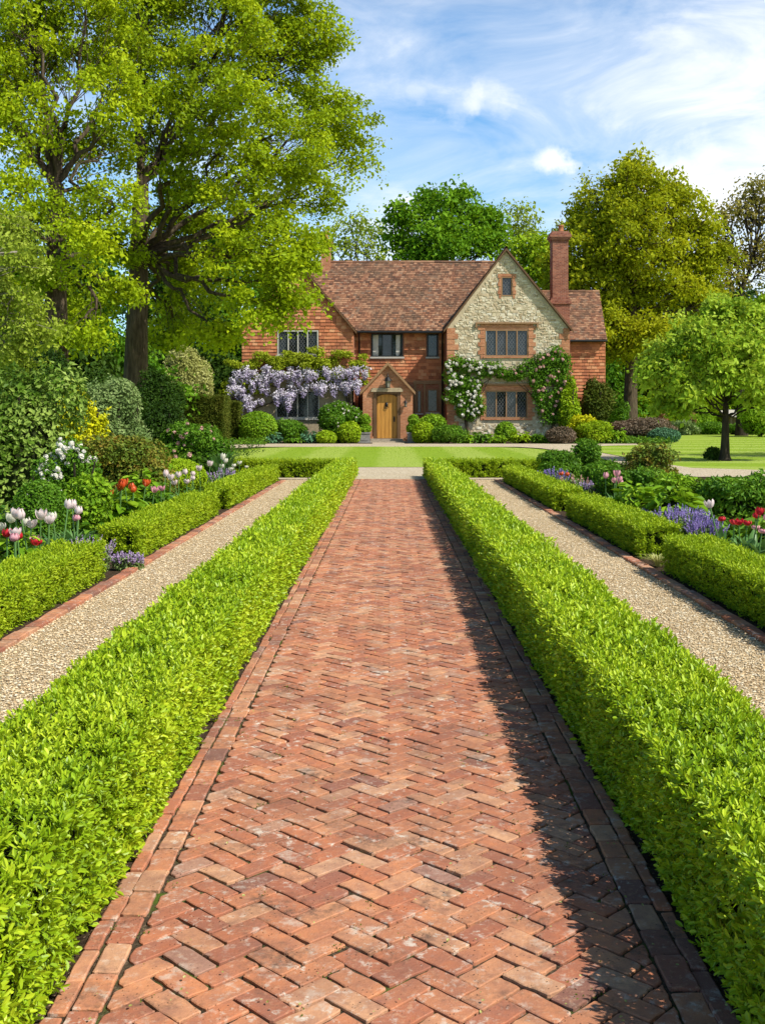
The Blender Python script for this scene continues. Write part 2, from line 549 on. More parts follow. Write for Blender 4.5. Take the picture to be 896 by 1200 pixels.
def make_world():
    w = bpy.data.worlds.new('World')
    sc.world = w
    w.use_nodes = True
    nt = w.node_tree
    nt.nodes.clear()

    class W(NT):
        def __init__(self):
            self.t = nt
    t = W()
    out = t.n('ShaderNodeOutputWorld')
    sky = t.n('ShaderNodeTexSky', sky_type='NISHITA')
    sky.sun_disc = False
    sky.sun_elevation = SUN_EL
    sky.sun_rotation = math.atan2(SD.x, SD.y)
    sky.air_density = 1.0
    sky.dust_density = .6
    sky.ozone_density = 2.2
    bg = t.n('ShaderNodeBackground', {'Strength': .135})
    tc = t.n('ShaderNodeTexCoord')
    d = tc.outputs['Generated']
    s = t.n('ShaderNodeSeparateXYZ', {'Vector': d})
    z = s.outputs[2]
    # streaky high cloud: directions stretched along a gentle slant
    mp = t.n('ShaderNodeMapping', {'Vector': d, 'Scale': (3.2, 3.2, 9.0), 'Rotation': (0, math.radians(-13), 0)})
    nd = t.n('ShaderNodeTexNoise', {'Scale': 1.7, 'Detail': 9, 'Roughness': .60, 'Distortion': .7, 'Vector': mp.outputs[0]})
    n2 = t.n('ShaderNodeTexNoise', {'Scale': 2.4, 'Detail': 4, 'Roughness': .5, 'Vector': d})
    f = t.math('ADD', t.math('MULTIPLY', nd.outputs['Fac'], .72), t.math('MULTIPLY', n2.outputs['Fac'], .30))
    # thicker to the right and low down
    f = t.math('ADD', f, t.math('MULTIPLY', s.outputs[0], .22))
    f = t.math('ADD', f, t.math('MULTIPLY', t.math('SUBTRACT', .22, z), .30))
    cl = t.ramp(f, [(.36, (0, 0, 0)), (.53, (.38, .38, .38)), (.67, (.95, .95, .95))])
    skyc = t.mix(1.0, sky.outputs[0], (.92, 1.32, 1.52), 'MULTIPLY')
    c = t.mix(cl, skyc, (8.6, 8.8, 9.0))
    pn = t.n('ShaderNodeTexNoise', {'Scale': 26.0, 'Detail': 6, 'Roughness': .6, 'Vector': d})
    for px, py, r, op in ((650, 187, .024, .85), (666, 192, .016, .8), (580, 120, .034, .5), (545, 126, .030, .35), (480, 105, .024, .3), (790, 205, .06, .6)):
        v = Vector(((px - VX) / FP, 1, (VY - py) / FP)).normalized()
        sq = t.n('ShaderNodeVectorMath', operation='MULTIPLY', ins={0: d, 1: (1, 1, 1.9)})
        ds = t.n('ShaderNodeVectorMath', operation='DISTANCE', ins={0: sq.outputs[0], 1: (v.x, v.y, v.z * 1.9)})
        q = t.math('SUBTRACT', 1.0, t.math('DIVIDE', ds.outputs['Value'], r))
        q = t.math('ADD', q, t.math('MULTIPLY', t.math('SUBTRACT', pn.outputs['Fac'], .5), 3.2))
        c = t.mix(t.ramp(q, [(.15, (0, 0, 0)), (.95, (op, op, op))]), c, (8.8, 8.9, 9.0))
    c = t.mix(1.0, c, t.ramp(z, [(.34, (1, 1, 1)), (.62, (.36, .36, .36))]), 'MULTIPLY')
    t.put(bg.inputs['Color'], c)
    nt.links.new(bg.outputs[0], out.inputs['Surface'])


make_world()
sl = bpy.data.lights.new('sun', 'SUN')
sl.energy = 5.0
sl.angle = math.radians(.53)
sl.color = (1.0, .955, .87)
so = bpy.data.objects.new('sun', sl)
so.rotation_euler = SD.to_track_quat('Z', 'Y').to_euler()
so.location = (20, -10, 40)
COL.objects.link(so)

cam = bpy.data.cameras.new('camera')
cam.sensor_fit = 'HORIZONTAL'
cam.sensor_width = 36
cam.lens = FP / 896 * 36
cam.shift_x = -(VX - 448) / 896
cam.shift_y = -(600 - VY) / 896
cam.clip_start = .05
cam.clip_end = 3000
co = bpy.data.objects.new('camera', cam)
co.location = (0, 0, HC)
co.rotation_euler = (PI / 2, 0, 0)
COL.objects.link(co)
sc.camera = co
sc.view_settings.view_transform = 'Standard'
sc.view_settings.look = 'None'
sc.view_settings.exposure = 0
sc.view_settings.gamma = 1
sc.cycles.max_bounces = 6
sc.cycles.transparent_max_bounces = 4
sc.cycles.diffuse_bounces = 1
sc.cycles.glossy_bounces = 2
sc.cycles.transmission_bounces = 1
sc.cycles.use_denoising = True


# ------------------------------------------------------------------ ground, lawns, paths
def sheet(name, pts, z, mat, kind='structure'):
    mb = MB()
    V = [(x, y, z) for x, y in pts]
    mb.add(V, [list(range(len(V)))], .5)
    o = mb.build(name, mat)
    o['kind'] = kind
    return o


sheet('ground', [(-1200, -60), (1200, -60), (1200, 1800), (-1200, 1800)], -.02, M['ground'])
for nm, sgn in (('soil_bed', -1), ('soil_bed', 1)):
    xs = sorted([sgn * 2.36, sgn * 9])
    sheet(nm, [(xs[0], -1), (xs[1], -1), (xs[1], 27), (xs[0], 27)], -.008, M['soil'])
for sgn in (-1, 1):
    xs = sorted([sgn * .80, sgn * 2.36])
    sheet('gravel_path', [(xs[0], -1), (xs[1], -1), (xs[1], 24.9), (xs[0], 24.9)], -.004, M['gravel'])
for sg_ in (-1, 1):
    xs = sorted([sg_ * .80, sg_ * 1.1])
    sheet('soil_strip', [(xs[0], -1), (xs[1], -1), (xs[1], 24.9), (xs[0], 24.9)], .0, M['soil'])
sheet('path_bed', [(-.80, 1.2), (.80, 1.2), (.80, 24.98), (-.80, 24.98)], 0.003, M['joint'])
sheet('gravel_crossing', [(-4.6, 25), (4.6, 25), (4.6, 31), (-4.6, 31)], 0.004, M['gravel_far'])


def ell(cx, cy, rx, ry, n=48, p=1.0):
    out = []
    for i in range(n):
        a = 2 * PI * i / n
        c, s = math.cos(a), math.sin(a)
        out.append((cx + rx * math.copysign(abs(c) ** p, c), cy + ry * math.copysign(abs(s) ** p, s)))
    return out


sheet('front_lawn', ell(.15, 41.8, 6.7, 10.8, 64, .55), 0.012, M['lawn'])
sheet('gravel_forecourt', [(-9.5, 46), (-6.8, 51), (-6, 52.4), (6, 52.4), (6.8, 50), (7.2, 44), (7.1, 36), (6.8, 31), (6.6, 28), (7.2, 26), (30, 25), (30, 27.6), (10, 29.2), (8.3, 30.6), (8.1, 36), (8.3, 44), (8.7, 50), (9.6, 53.5), (12.5, 56), (13, 58.6), (-14, 58.6), (-14, 50)], 0.008, M['gravel_far'])
sheet('side_lawn', [(8.3, 30.8), (10, 29.3), (30, 27.7), (70, 28), (70, 100), (9, 100), (14.6, 60), (12.6, 56), (9.7, 53.4), (8.8, 50), (8.4, 44), (8.2, 36)], 0.004, M['lawn2'])
sheet('left_lawn', [(-40, 8), (-4.2, 8), (-4.0, 30), (-9.5, 40), (-9.5, 52), (-40, 52)], -.004, M['lawn2'])
sheet('house_bed', [(-13, 58.62), (15, 58.62), (15, 66), (-13, 66)], .006, M['soil'])
sheet('door_path', [(-.95, 57.9), (.75, 57.9), (.75, 61.6), (-.95, 61.6)], .016, M['gravel_far'])


# --- herringbone brick walk
def clip_poly(P, axis, lim, keep_less):
    out = []
    n = len(P)
    for i in range(n):
        a, b = P[i], P[(i + 1) % n]
        da = (lim - a[axis]) if keep_less else (a[axis] - lim)
        db = (lim - b[axis]) if keep_less else (b[axis] - lim)
        if da >= 0:
            out.append(a)
        if (da >= 0) != (db >= 0):
            t = da / (da - db)
            out.append((a[0] + (b[0] - a[0]) * t, a[1] + (b[1] - a[1]) * t))
    return out


def inset(P, d):
    P = np.array(P, float)
    n = len(P)
    out = []
    for i in range(n):
        a, b, c = P[i - 1], P[i], P[(i + 1) % n]
        e1 = b - a
        e2 = c - b
        l1, l2 = np.linalg.norm(e1), np.linalg.norm(e2)
        if l1 < 1e-6 or l2 < 1e-6:
            return None
        n1 = np.array([-e1[1], e1[0]]) / l1
        n2 = np.array([-e2[1], e2[0]]) / l2
        k = 1 + n1 @ n2
        if k < .05:
            return None
        out.append(b + d * (n1 + n2) / k)
    return np.array(out)


def area(P):
    P = np.array(P)
    x, y = P[:, 0], P[:, 1]
    return .5 * np.sum(x * np.roll(y, -1) - y * np.roll(x, -1))


def slab(mb, P, h, bev, fmap, rnd, base=-.04, tilt=(0, 0), mi=0):
    """one paver / stone: convex outline P (ccw), top at height h, worn edges"""
    Q = inset(P, bev)
    if Q is None or area(Q) <= 1e-5:
        return
    P = np.array(P)
    c = P.mean(0)
    n = len(P)
    Q = Q + R.normal(size=Q.shape) * bev * .22
    hp = h - bev * .7 + (P - c) @ np.array(tilt)
    hq = h + (Q - c) @ np.array(tilt)
    V = [fmap(p[0], p[1], base) for p in P] + [fmap(p[0], p[1], z) for p, z in zip(P, hp)] + [fmap(p[0], p[1], z) for p, z in zip(Q, hq)]
    F = []
    for i in range(n):
        j = (i + 1) % n
        F.append((i, j, n + j, n + i))
        F.append((n + i, n + j, 2 * n + j, 2 * n + i))
    F.append(tuple(2 * n + i for i in range(n)))
    mb.add(V, F, np.full(len(F), rnd), mi)


def gmap(u, v, w): return (u, v, w)


def rough_edge(P, y):
    # chipped, slightly wavy brick outline where it is near enough to see
    if y > 9:
        return P
    k = 4 if y < 5.5 else 2
    out = []
    n = len(P)
    for i in range(n):
        a, b = np.array(P[i]), np.array(P[(i + 1) % n])
        L = np.linalg.norm(b - a)
        d = (b - a) / max(L, 1e-6)
        nn = np.array([-d[1], d[0]])
        c = min(.005, L * .2) * (.4 + R.random())
        out.append(a + d * c)
        if L > .06:
            for j in range(1, k):
                out.append(a + d * (L * j / k + R.normal() * .003) + nn * (R.normal() * .0016 - .0004))
        out.append(b - d * min(.005, L * .2) * (.4 + R.random()))
    Q = inset(out, .007)
    if Q is None or area(Q) < .55 * area(P):
        return P
    return [tuple(p) for p in out]


def brick_walk():
    mb = MB()
    w = .0765
    J = .0039
    XE = .672
    s2 = math.sqrt(.5)
    N = 190
    for n in range(-10, 350):
        for m in range(-10, 350):
            d = (n - m) % 4
            if d == 0:
                a0, a1, b0, b1 = n * w, (n + 2) * w, m * w, (m + 1) * w
            elif d == 3:
                a0, a1, b0, b1 = n * w, (n + 1) * w, m * w, (m + 2) * w
            else:
                continue
            cx = ((a0 + a1) - (b0 + b1)) * .5 * s2
            cy = ((a0 + a1) + (b0 + b1)) * .5 * s2
            if abs(cx) > XE + .15 or cy < 1.6 or cy > 25.1:
                continue
            jx, jy = R.normal(size=2) * .0018
            P = []
            for a, b in ((a0 + J, b0 + J), (a1 - J, b0 + J), (a1 - J, b1 - J), (a0 + J, b1 - J)):
                a += R.normal() * .0014 + jx
                b += R.normal() * .0014 + jy
                P.append(((a - b) * s2, (a + b) * s2))
            P = clip_poly(P, 0, XE - .004, True)
            if len(P) > 2: P = clip_poly(P, 0, -XE + .004, False)
            if len(P) > 2: P = clip_poly(P, 1, 24.95, True)
            if len(P) < 3 or area(P) < .0006:
                continue
            slab(mb, rough_edge(P, cy), .0110 + R.normal() * .0016, .0028, gmap, R.beta(2.6, 2.4) if R.random() < .9 else R.random(), -.02, R.normal(size=2) * .009)
    for sg in (-1, 1):
        for (x0, x1, L) in ((.677, .752, .160), (.757, .800, .160)):
            y = 1.5 + R.random() * .2
            while y < 24.9:
                l = L * (1 + R.normal() * .05)
                x0j, x1j = x0 + R.normal() * .003, x1 + R.normal() * .003
                P = [(sg * x0j, y + .004), (sg * x1j, y + .004 + R.normal() * .003), (sg * x1j, min(y + l, 24.95) - .004), (sg * x0j, min(y + l, 24.95) - .004 + R.normal() * .003)]
                if sg < 0: P = P[::-1]
                if abs(P[0][1] - P[2][1]) > .05:
                    slab(mb, rough_edge(P, y), .0115 + R.normal() * .002, .0042, gmap, .25 + .6 * R.random() if R.random() < .8 else R.random() * .15, -.02, R.normal(size=2) * .009)
                y += l
    o = mb.build('brick_path', M['paver'])
    o['kind'] = 'structure'
    # brick-on-edge kerbs beside the borders
    for sg in (-1, 1):
        mb = MB()
        y = 3.0
        while y < 24.5:
            P = [(sg * 2.31, y + .004), (sg * (2.41 + R.normal() * .004), y + .004), (sg * (2.41 + R.normal() * .004), y + .211), (sg * 2.31, y + .211)]
            if sg < 0: P = P[::-1]
            slab(mb, P, .022 + R.normal() * .004, .008, gmap, R.random(), -.02, R.normal(size=2) * .02)
            y += .216
        o = mb.build('brick_kerb', M['paver'])
        o['kind'] = 'structure'


brick_walk()


def scatter_pebbles(name, x0, x1, y0, y1, n, s0, s1, z, mat, fy=1.6, kind='stuff'):
    u = R.random(n)
    y = y0 * (y1 / y0) ** (u ** 1.0)          # denser near the viewer
    x = x0 + (x1 - x0) * R.random(n)
    s = (s0 + (s1 - s0) * R.random(n) ** 2)
    O = np.array([(1, 0, 0), (0, 1, 0), (-1, 0, 0), (0, -1, 0), (0, 0, .55), (0, 0, -.3)])
    ang = R.random(n) * 6.28
    ca, sa = np.cos(ang), np.sin(ang)
    B = O[None] * (1 + .35 * R.normal(size=(n, 6, 1))) * s[:, None, None] * np.array([1.25, .8, 1])[None, None]
    V = np.stack([B[..., 0] * ca[:, None] - B[..., 1] * sa[:, None], B[..., 0] * sa[:, None] + B[..., 1] * ca[:, None], B[..., 2]], -1)
    V = V + np.stack([x, y, np.full(n, z) + s * .15], -1)[:, None]
    T = np.array([(0, 1, 4), (1, 2, 4), (2, 3, 4), (3, 0, 4)])
    F = (np.arange(n)[:, None, None] * 6 + T[None]).reshape(-1, 3)
    mb = MB()
    mb.add(V.reshape(-1, 3), F, np.repeat(R.random(n), 4))
    o = mb.build(name, mat)
    o['kind'] = kind
    return o


scatter_pebbles('gravel', -2.32, -1.15, 4.2, 25, 62000, .003, .0095, 0, M['pebble'])
scatter_pebbles('gravel', 1.15, 2.32, 4.2, 25, 62000, .003, .0095, 0, M['pebble'])
for sg in (-1, 1):
    scatter_pebbles('gravel', sg * .79, sg * .93, 2.2, 10, 900, .003, .008, 0, M['litter'])


# ------------------------------------------------------------------ box hedges
def rounded_profile(w, h, r):
    """points (x, z, nx, nz) along the outline of a clipped hedge, from foot to foot, by arc length"""
    pts = []
    hw = w / 2
    for z in np.linspace(0, h - r, 14): pts.append((-hw, z, -1, 0))
    for a in np.linspace(PI, PI / 2, 6)[1:]: pts.append((-hw + r + r * math.cos(a), h - r + r * math.sin(a), math.cos(a), math.sin(a)))
    for x in np.linspace(-hw + r, hw - r, 14)[1:]: pts.append((x, h, 0, 1))
    for a in np.linspace(PI / 2, 0, 6)[1:]: pts.append((hw - r + r * math.cos(a), h - r + r * math.sin(a), math.cos(a), math.sin(a)))
    for z in np.linspace(h - r, 0, 14)[1:]: pts.append((hw, z, 1, 0))
    return np.array(pts)


def shoots(mb, P, N, L, k=8, six=True, up=.55, aspect=.46, tone=0.0, spread=1.0):
    """leafy shoot tips: k leaves round each axis"""
    n = len(P)
    A = unit(N + np.array([0, 0, up]) + R.normal(size=(n, 3)) * .42)
    e1 = tangent(A)
    e2 = np.cross(A, e1)
    VV, FF, RR = [], [], []
    sz = L * (.75 + .5 * R.random(n))
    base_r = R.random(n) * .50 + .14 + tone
    for i in range(k):
        f = i / (k - 1)
        az = i * 2.4 + R.random(n) * .6
        rad = np.cos(az)[:, None] * e1 + np.sin(az)[:, None] * e2
        th = np.radians(82 - 58 * f + R.normal(size=n) * 9) * spread
        D = A * np.cos(th)[:, None] + rad * np.sin(th)[:, None]
        NN = A * np.sin(th)[:, None] - rad * np.cos(th)[:, None]
        B = P + A * (sz * (1.5 * f - .9))[:, None]
        ll = sz * (1.0 - .28 * f) * (.85 + .3 * R.random(n))
        V, F = leaf_arrays(B, unit(D), unit(NN), ll, ll * aspect, .12, six, .10)
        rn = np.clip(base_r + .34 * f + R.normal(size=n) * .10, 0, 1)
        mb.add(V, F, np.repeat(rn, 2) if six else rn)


def hedge(name, label, x0, x1, y0, y1, h, zones, group, mat='box', ends=True, along='y'):
    """clipped box hedge between x0..x1, y0..y1; zones: (start, end, leaf length, shoots per m2, six)"""
    mb = MB()
    if along == 'y':
        w, cx = x1 - x0, (x0 + x1) / 2
        s0, s1 = y0, y1
    else:
        w, cx = y1 - y0, (y0 + y1) / 2
        s0, s1 = x0, x1
    r = .042
    prof = rounded_profile(w, h, r)
    seg = np.linalg.norm(np.diff(prof[:, :2], axis=0), axis=1)
    cum = np.concatenate([[0], np.cumsum(seg)])
    per = cum[-1]
    lump = Lump(3.2, 10)
    lump2 = Lump(11, 10)
    lump3 = Lump(55, 12)

    def place(s, a, nx, nz):
        return a

    for (a, b, L, dens, six) in zones:
        a, b = max(a, s0), min(b, s1)
        if b <= a:
            continue
        n = int((b - a) * per * dens)
        s = a + (b - a) * R.random(n)
        u = R.random(n) * per
        q = np.stack([np.interp(u, cum, prof[:, i]) for i in range(4)], -1)
        X, Z, NX, NZ = q.T
        if along == 'y':
            P = np.stack([cx + X, s, Z], -1)
            N = np.stack([NX, 0 * NX, NZ], -1)
        else:
            P = np.stack([s, cx + X, Z], -1)
            N = np.stack([0 * NX, NX, NZ], -1)
        off = lump(P) * .012 + lump2(P) * .010 + lump3(P) * L * .55 - L * .55 - np.abs(R.normal(size=n)) * L * .55
        low = np.clip(1 - Z / .07, 0, 1)
        off = off - low * .018
        shoots(mb, P + N * off[:, None], unit(N), L, 8 if six else 7, six)
        if ends:
            for e, sg in ((s0, -1), (s1, 1)):
                if not (a - 1e-6 <= e <= b + 1e-6):
                    continue
                m = int(w * h * dens)
                X = (R.random(m) - .5) * w
                Z = R.random(m) * h
                if along == 'y':
                    P = np.stack([cx + X, np.full(m, e), Z], -1)
                    N = np.tile([0, sg, 0], (m, 1)).astype(float)
                else:
                    P = np.stack([np.full(m, e), cx + X, Z], -1)
                    N = np.tile([sg, 0, 0], (m, 1)).astype(float)
                shoots(mb, P - N * (L * .6), N, L, 7, six)
    # woody dark heart
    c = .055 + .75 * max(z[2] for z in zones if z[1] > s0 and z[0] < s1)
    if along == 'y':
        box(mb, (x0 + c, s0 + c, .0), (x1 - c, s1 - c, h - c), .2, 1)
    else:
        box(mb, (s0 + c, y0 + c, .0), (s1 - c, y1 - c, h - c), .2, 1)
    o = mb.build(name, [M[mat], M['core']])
    tag(o, label, 'hedge', group)
    return o


Z_main = [(1.6, 4.6, .029, 1750, True), (4.6, 8.0, .036, 1080, True), (8.0, 14.0, .050, 600, False), (14.0, 30.0, .065, 400, False)]
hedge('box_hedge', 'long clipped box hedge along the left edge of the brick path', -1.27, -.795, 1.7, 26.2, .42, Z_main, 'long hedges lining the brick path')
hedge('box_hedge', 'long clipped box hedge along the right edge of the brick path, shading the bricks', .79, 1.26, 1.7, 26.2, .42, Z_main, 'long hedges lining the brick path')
Z_seg = [(3.0, 10.6, .036, 1200, False), (10.6, 16.5, .046, 800, False), (16.5, 30, .062, 480, False)]
SEGS = [(-1, 4.2, 9.55, 'low box hedge block at left in front of the red and blush tulips'),
        (-1, 10.9, 15.9, 'low box hedge block across the gravel at left, middle one of three'),
        (-1, 16.95, 24.3, 'low box hedge block at left farthest from the viewer, touching the cross hedge'),
        (1, 4.2, 10.0, 'low box hedge block at right in front of the red tulips'),
        (1, 11.0, 15.5, 'low box hedge block at right beside the purple catmint, middle one of three'),
        (1, 16.6, 24.3, 'low box hedge block at right farthest from the viewer, beside the lilac blue flowers')]
for sg, a, b, lab in SEGS:
    xs = sorted([sg * 2.45, sg * 2.88])
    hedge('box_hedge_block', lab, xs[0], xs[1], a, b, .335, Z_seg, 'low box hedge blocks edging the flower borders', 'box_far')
Z_x = [(-9, 9, .065, 450, False)]
hedge('box_cross_hedge', 'short box hedge turning left from the end of the path hedge', -4.3, -1.30, 25.6, 26.1, .42, Z_x, 'cross hedges at the end of the walk', 'box_far', True, 'x')
hedge('box_cross_hedge', 'short box hedge turning right from the end of the path hedge', 1.29, 4.3, 25.6, 26.1, .42, Z_x, 'cross hedges at the end of the walk', 'box_far', True, 'x')


# ------------------------------------------------------------------ plants
def shrub_mesh(mb, c, rad, L, W=None, cover=2.2, lump=.16, freq=2.6, up=.3, thick=.3, tone=0.0, six=False, core=True, zmin=-.75, loose=.6, droop=0.0):
    c = np.asarray(c, float)
    rad = np.asarray(rad, float)
    W = W or L * .55
    p = 1.6
    a, b, d = rad
    surf = 4 * PI * (((a * b) ** p + (a * d) ** p + (b * d) ** p) / 3) ** (1 / p) * .8
    n = int(min(26000, max(60, cover * surf / (L * W * .55))))
    D = rdir(int(n * 1.3))
    D = D[D[:, 2] > zmin][:n]
    n = len(D)
    lf, lf2 = Lump(freq, 8), Lump(freq * 2.6, 8)
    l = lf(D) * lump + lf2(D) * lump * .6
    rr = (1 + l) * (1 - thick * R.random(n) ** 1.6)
    P = c + D * rad * rr[:, None]
    P[:, 2] = np.maximum(P[:, 2], c[2] - rad[2] * .98 + .01)
    N = unit(unit(D / rad) + np.array([0, 0, up]) + R.normal(size=(n, 3)) * loose)
    T = tangent(N, D + np.array([0, 0, -droop]), .8)
    ll = L * (.7 + .6 * R.random(n))
    V, F = leaf_arrays(P, T, N, ll, ll * (W / L), .15, six, .12)
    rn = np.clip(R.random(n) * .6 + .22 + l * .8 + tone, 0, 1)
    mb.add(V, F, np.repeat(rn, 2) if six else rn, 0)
    if core:
        u = np.linspace(0, 2 * PI, 15)[:-1]
        v = np.linspace(.05, PI - .05, 9)
        S = np.array([[(math.sin(q) * math.cos(t), math.sin(q) * math.sin(t), math.cos(q)) for t in u] for q in v]).reshape(-1, 3)
        k = .74 * (1 + lf(S) * lump)
        VV = c + S * rad * k[:, None]
        VV[:, 2] = np.maximum(VV[:, 2], .0 if c[2] < rad[2] * 1.3 else -9)
        i = np.arange(8)[:, None] * 14
        j = np.arange(14)[None]
        j2 = (j + 1) % 14
        F = np.stack([i + j, i + 14 + j, i + 14 + j2, i + j2], -1).reshape(-1, 4)
        mb.add(VV, F, .1, 1)
    return P, N


def bloom_mesh(name, mat, r, petals=14):
    """a rumpled rose: petals set round a small heart"""
    mb = MB()
    D = rdir(petals * 2)
    N = unit(D + R.normal(size=D.shape) * .3)
    T = tangent(N)
    V, F = leaf_arrays(D * r * .55 - T * r * .5, T, N, r * 1.15, r * 1.0, -.15, True, .1)
    mb.add(V, F)
    o = mb.build(name, mat)
    return o


PROTO = {}


def blooms(parent, name, key, mat, r, pts, nrm=None):
    """children of a plant: one object per flower head (they share mesh data)"""
    if key not in PROTO:
        o = bloom_mesh(name, mat, r)
        PROTO[key] = o.data
        bpy.data.objects.remove(o)
    inv = parent_inv(parent)
    for p in pts:
        o = bpy.data.objects.new(name, PROTO[key])
        COL.objects.link(o)
        o.parent = parent
        o.matrix_parent_inverse = inv
        o.location = tuple(p)
        s = .75 + .5 * R.random()
        o.scale = (s, s, s * .85)
        o.rotation_euler = tuple(R.random(3) * 3)


def clear_of_hedge(px, wpx, Y):
    if Y > 30: return Y
    d = abs(px - VX) - .33 * wpx
    return min(28.0, max(Y, 2.98 * FP / d))


def loose_mesh(mb, X, Y, zb, w, h, depth, L, cover, lump, tone):
    ps, ns = [], []
    k = 8
    for i in range(k):
        if i == 0:
            c, r = (X, Y, zb + h * .36), (w * .36, w * .36 * depth, h * .38)
        else:
            a = i * 2.4 + R.random() * .8
            q = .30 * w * (.6 + .5 * R.random())
            zz = h * (.24 + .50 * R.random()) if i > 2 else h * (.64 + .12 * R.random())
            if i <= 2: q *= .45
            f = .21 + .09 * R.random()
            c = (X + q * math.cos(a), Y + q * depth * math.sin(a), zb + zz)
            rz = min(h * (.17 + .10 * R.random()), zb + h - c[2] + .02 * h)
            r = (w * f, w * f * depth, max(rz, .12 * h))
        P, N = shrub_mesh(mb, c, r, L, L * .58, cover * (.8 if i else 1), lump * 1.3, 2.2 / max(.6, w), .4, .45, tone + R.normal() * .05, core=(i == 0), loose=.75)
        ps.append(P)
        ns.append(N)
    # shoots
    P, N = np.concatenate(ps), np.concatenate(ns)
    m = 26
    sel = R.choice(len(P), m)
    ctr = np.array([X, Y, zb + h * .4])
    for p in P[sel]:
        d = unit((p - ctr)[None] + np.array([[0, 0, .35 * h]]))[0]
        Ls = h * (.06 + .08 * R.random())
        j = 9
        t = R.random(j)
        B = p + d * (Ls * t)[:, None]
        NN = unit(R.normal(size=(j, 3)) * .7 + np.array([0, 0, .7]))
        V, F = leaf_arrays(B, tangent(NN, d, .8), NN, L * (.7 + .5 * R.random(j)), L * .5, .15)
        mb.add(V, F, np.clip(.4 + .5 * R.random(j) + tone, 0, 1))
    return P, N


def shrub(name, label, px, pytop, wpx, Y, mat, L=None, style='loose', depth=1.0, flowers=None, group=None, cat='shrub', zb=0.0, cover=2.2, lump=.16, tone=0.0, **kw):
    Y = clear_of_hedge(px, wpx, Y)
    s = Y / FP
    X = WX(px, Y)
    h = WZ(pytop, Y) - zb
    w = wpx * s
    L = L or max(.045, 2.3 * Y / 1108)
    root = empty(name, (X, Y, zb), label, cat, group)
    mb = MB()
    if style == 'dome':
        P, N = shrub_mesh(mb, (X, Y, zb + h * .47), (w / 2, w / 2 * depth, h * .53), L, L * .6, cover * 1.3, .03, 3, .3, .10, tone, **kw)
    else:
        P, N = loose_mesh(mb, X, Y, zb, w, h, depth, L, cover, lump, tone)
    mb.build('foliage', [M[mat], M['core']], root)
    if style != 'dome':
        st = MB()
        for i in range(5):
            a = i * 1.26
            tube(st, [(X + .02 * math.cos(a), Y + .02 * math.sin(a), zb), (X + w * .18 * math.cos(a), Y + w * .18 * math.sin(a), zb + h * .35), (X + w * .3 * math.cos(a), Y + w * .3 * math.sin(a), zb + h * .75)], [.03 * h, .02 * h, .008 * h], 5)
        st.build('stem', M['bark_dark'], root)
    if flowers:
        m, n, r = flowers
        q = (P - np.array([X, Y, zb + h * .42])) / np.array([w / 2, w / 2, h / 2])
        sc_q = np.linalg.norm(q, axis=1) - .25 * q[:, 1]
        ok = np.where((q[:, 1] < .4) & (P[:, 2] > zb + h * .2))[0]
        ok = ok[np.argsort(-sc_q[ok])][:max(n * 4, int(len(ok) * .30))]
        sel = R.choice(ok, min(n, len(ok)), replace=False)
        blooms(root, 'flower', (m, round(r, 3)), M[m], r, P[sel] + unit(P[sel] - np.array([X, Y, zb + h * .45])) * r * .6)
    return root


def strap_clump(name, label, px, pytop, wpx, Y, mat, n=60, w=.03, group=None, cat='plant', arch=.5, rootless=False):
    """upright strap leaves that arch outward"""
    Y = clear_of_hedge(px, wpx, Y)
    s = Y / FP
    X = WX(px, Y)
    h = WZ(pytop, Y)
    rw = wpx * s / 2
    mb = MB()
    strap_into(mb, X, Y, h, rw, n, w, arch)
    o = mb.build(name, M[mat])
    tag(o, label, cat, group)
    return o


def strap_into(mb, X, Y, h, rw, n, w, arch=.5, z0=0):
    a = R.random(n) * 6.28
    out = rw * (.25 + .85 * R.random(n))
    hh = h * (.55 + .45 * R.random(n))
    D = np.stack([np.cos(a), np.sin(a), 0 * a], -1)
    S = np.stack([-np.sin(a), np.cos(a), 0 * a], -1)
    base = np.array([X, Y, z0]) + D * (rw * .25 * R.random(n))[:, None]
    ts = [0, .35, .7, 1.0]
    ws = [.5, 1.0, .85, .02]
    rows = []
    for t, k in zip(ts, ws):
        c = base + D * (out * t ** 2)[:, None] + np.array([0, 0, 1.]) * (hh * (t - arch * .55 * t ** 3))[:, None]
        rows.append(c - S * (w * k / 2))
        rows.append(c + S * (w * k / 2))
    V = np.stack(rows, 1)
    b = np.arange(n)[:, None] * 8
    F = np.concatenate([b + np.array([[2 * i, 2 * i + 1, 2 * i + 3, 2 * i + 2]]) for i in range(3)], 1).reshape(-1, 4)
    mb.add(V.reshape(-1, 3), F, np.repeat(R.random(n), 3))


def hosta_into(mb, X, Y, h, rw, n, L, W):
    a = R.random(n) * 6.28
    rr = rw * np.sqrt(R.random(n))
    D = np.stack([np.cos(a), np.sin(a), 0 * a], -1)
    z = h * (.45 + .55 * R.random(n)) * (1 - .45 * (rr / rw) ** 2)
    P = np.array([X, Y, 0]) + D * rr[:, None] * .7
    P[:, 2] = z
    T = unit(D + np.stack([0 * a, 0 * a, .35 - .7 * rr / rw], -1) + R.normal(size=(n, 3)) * .25)
    N = unit(np.array([0, 0, 1.]) + D * .35 + R.normal(size=(n, 3)) * .2)
    ll = L * (.7 + .6 * R.random(n))
    V, F = leaf_arrays(P, T, N, ll, ll * W / L, .16, True, .18)
    mb.add(V, F, np.repeat(np.clip(R.random(n) * .8 + .1, 0, 1), 2))


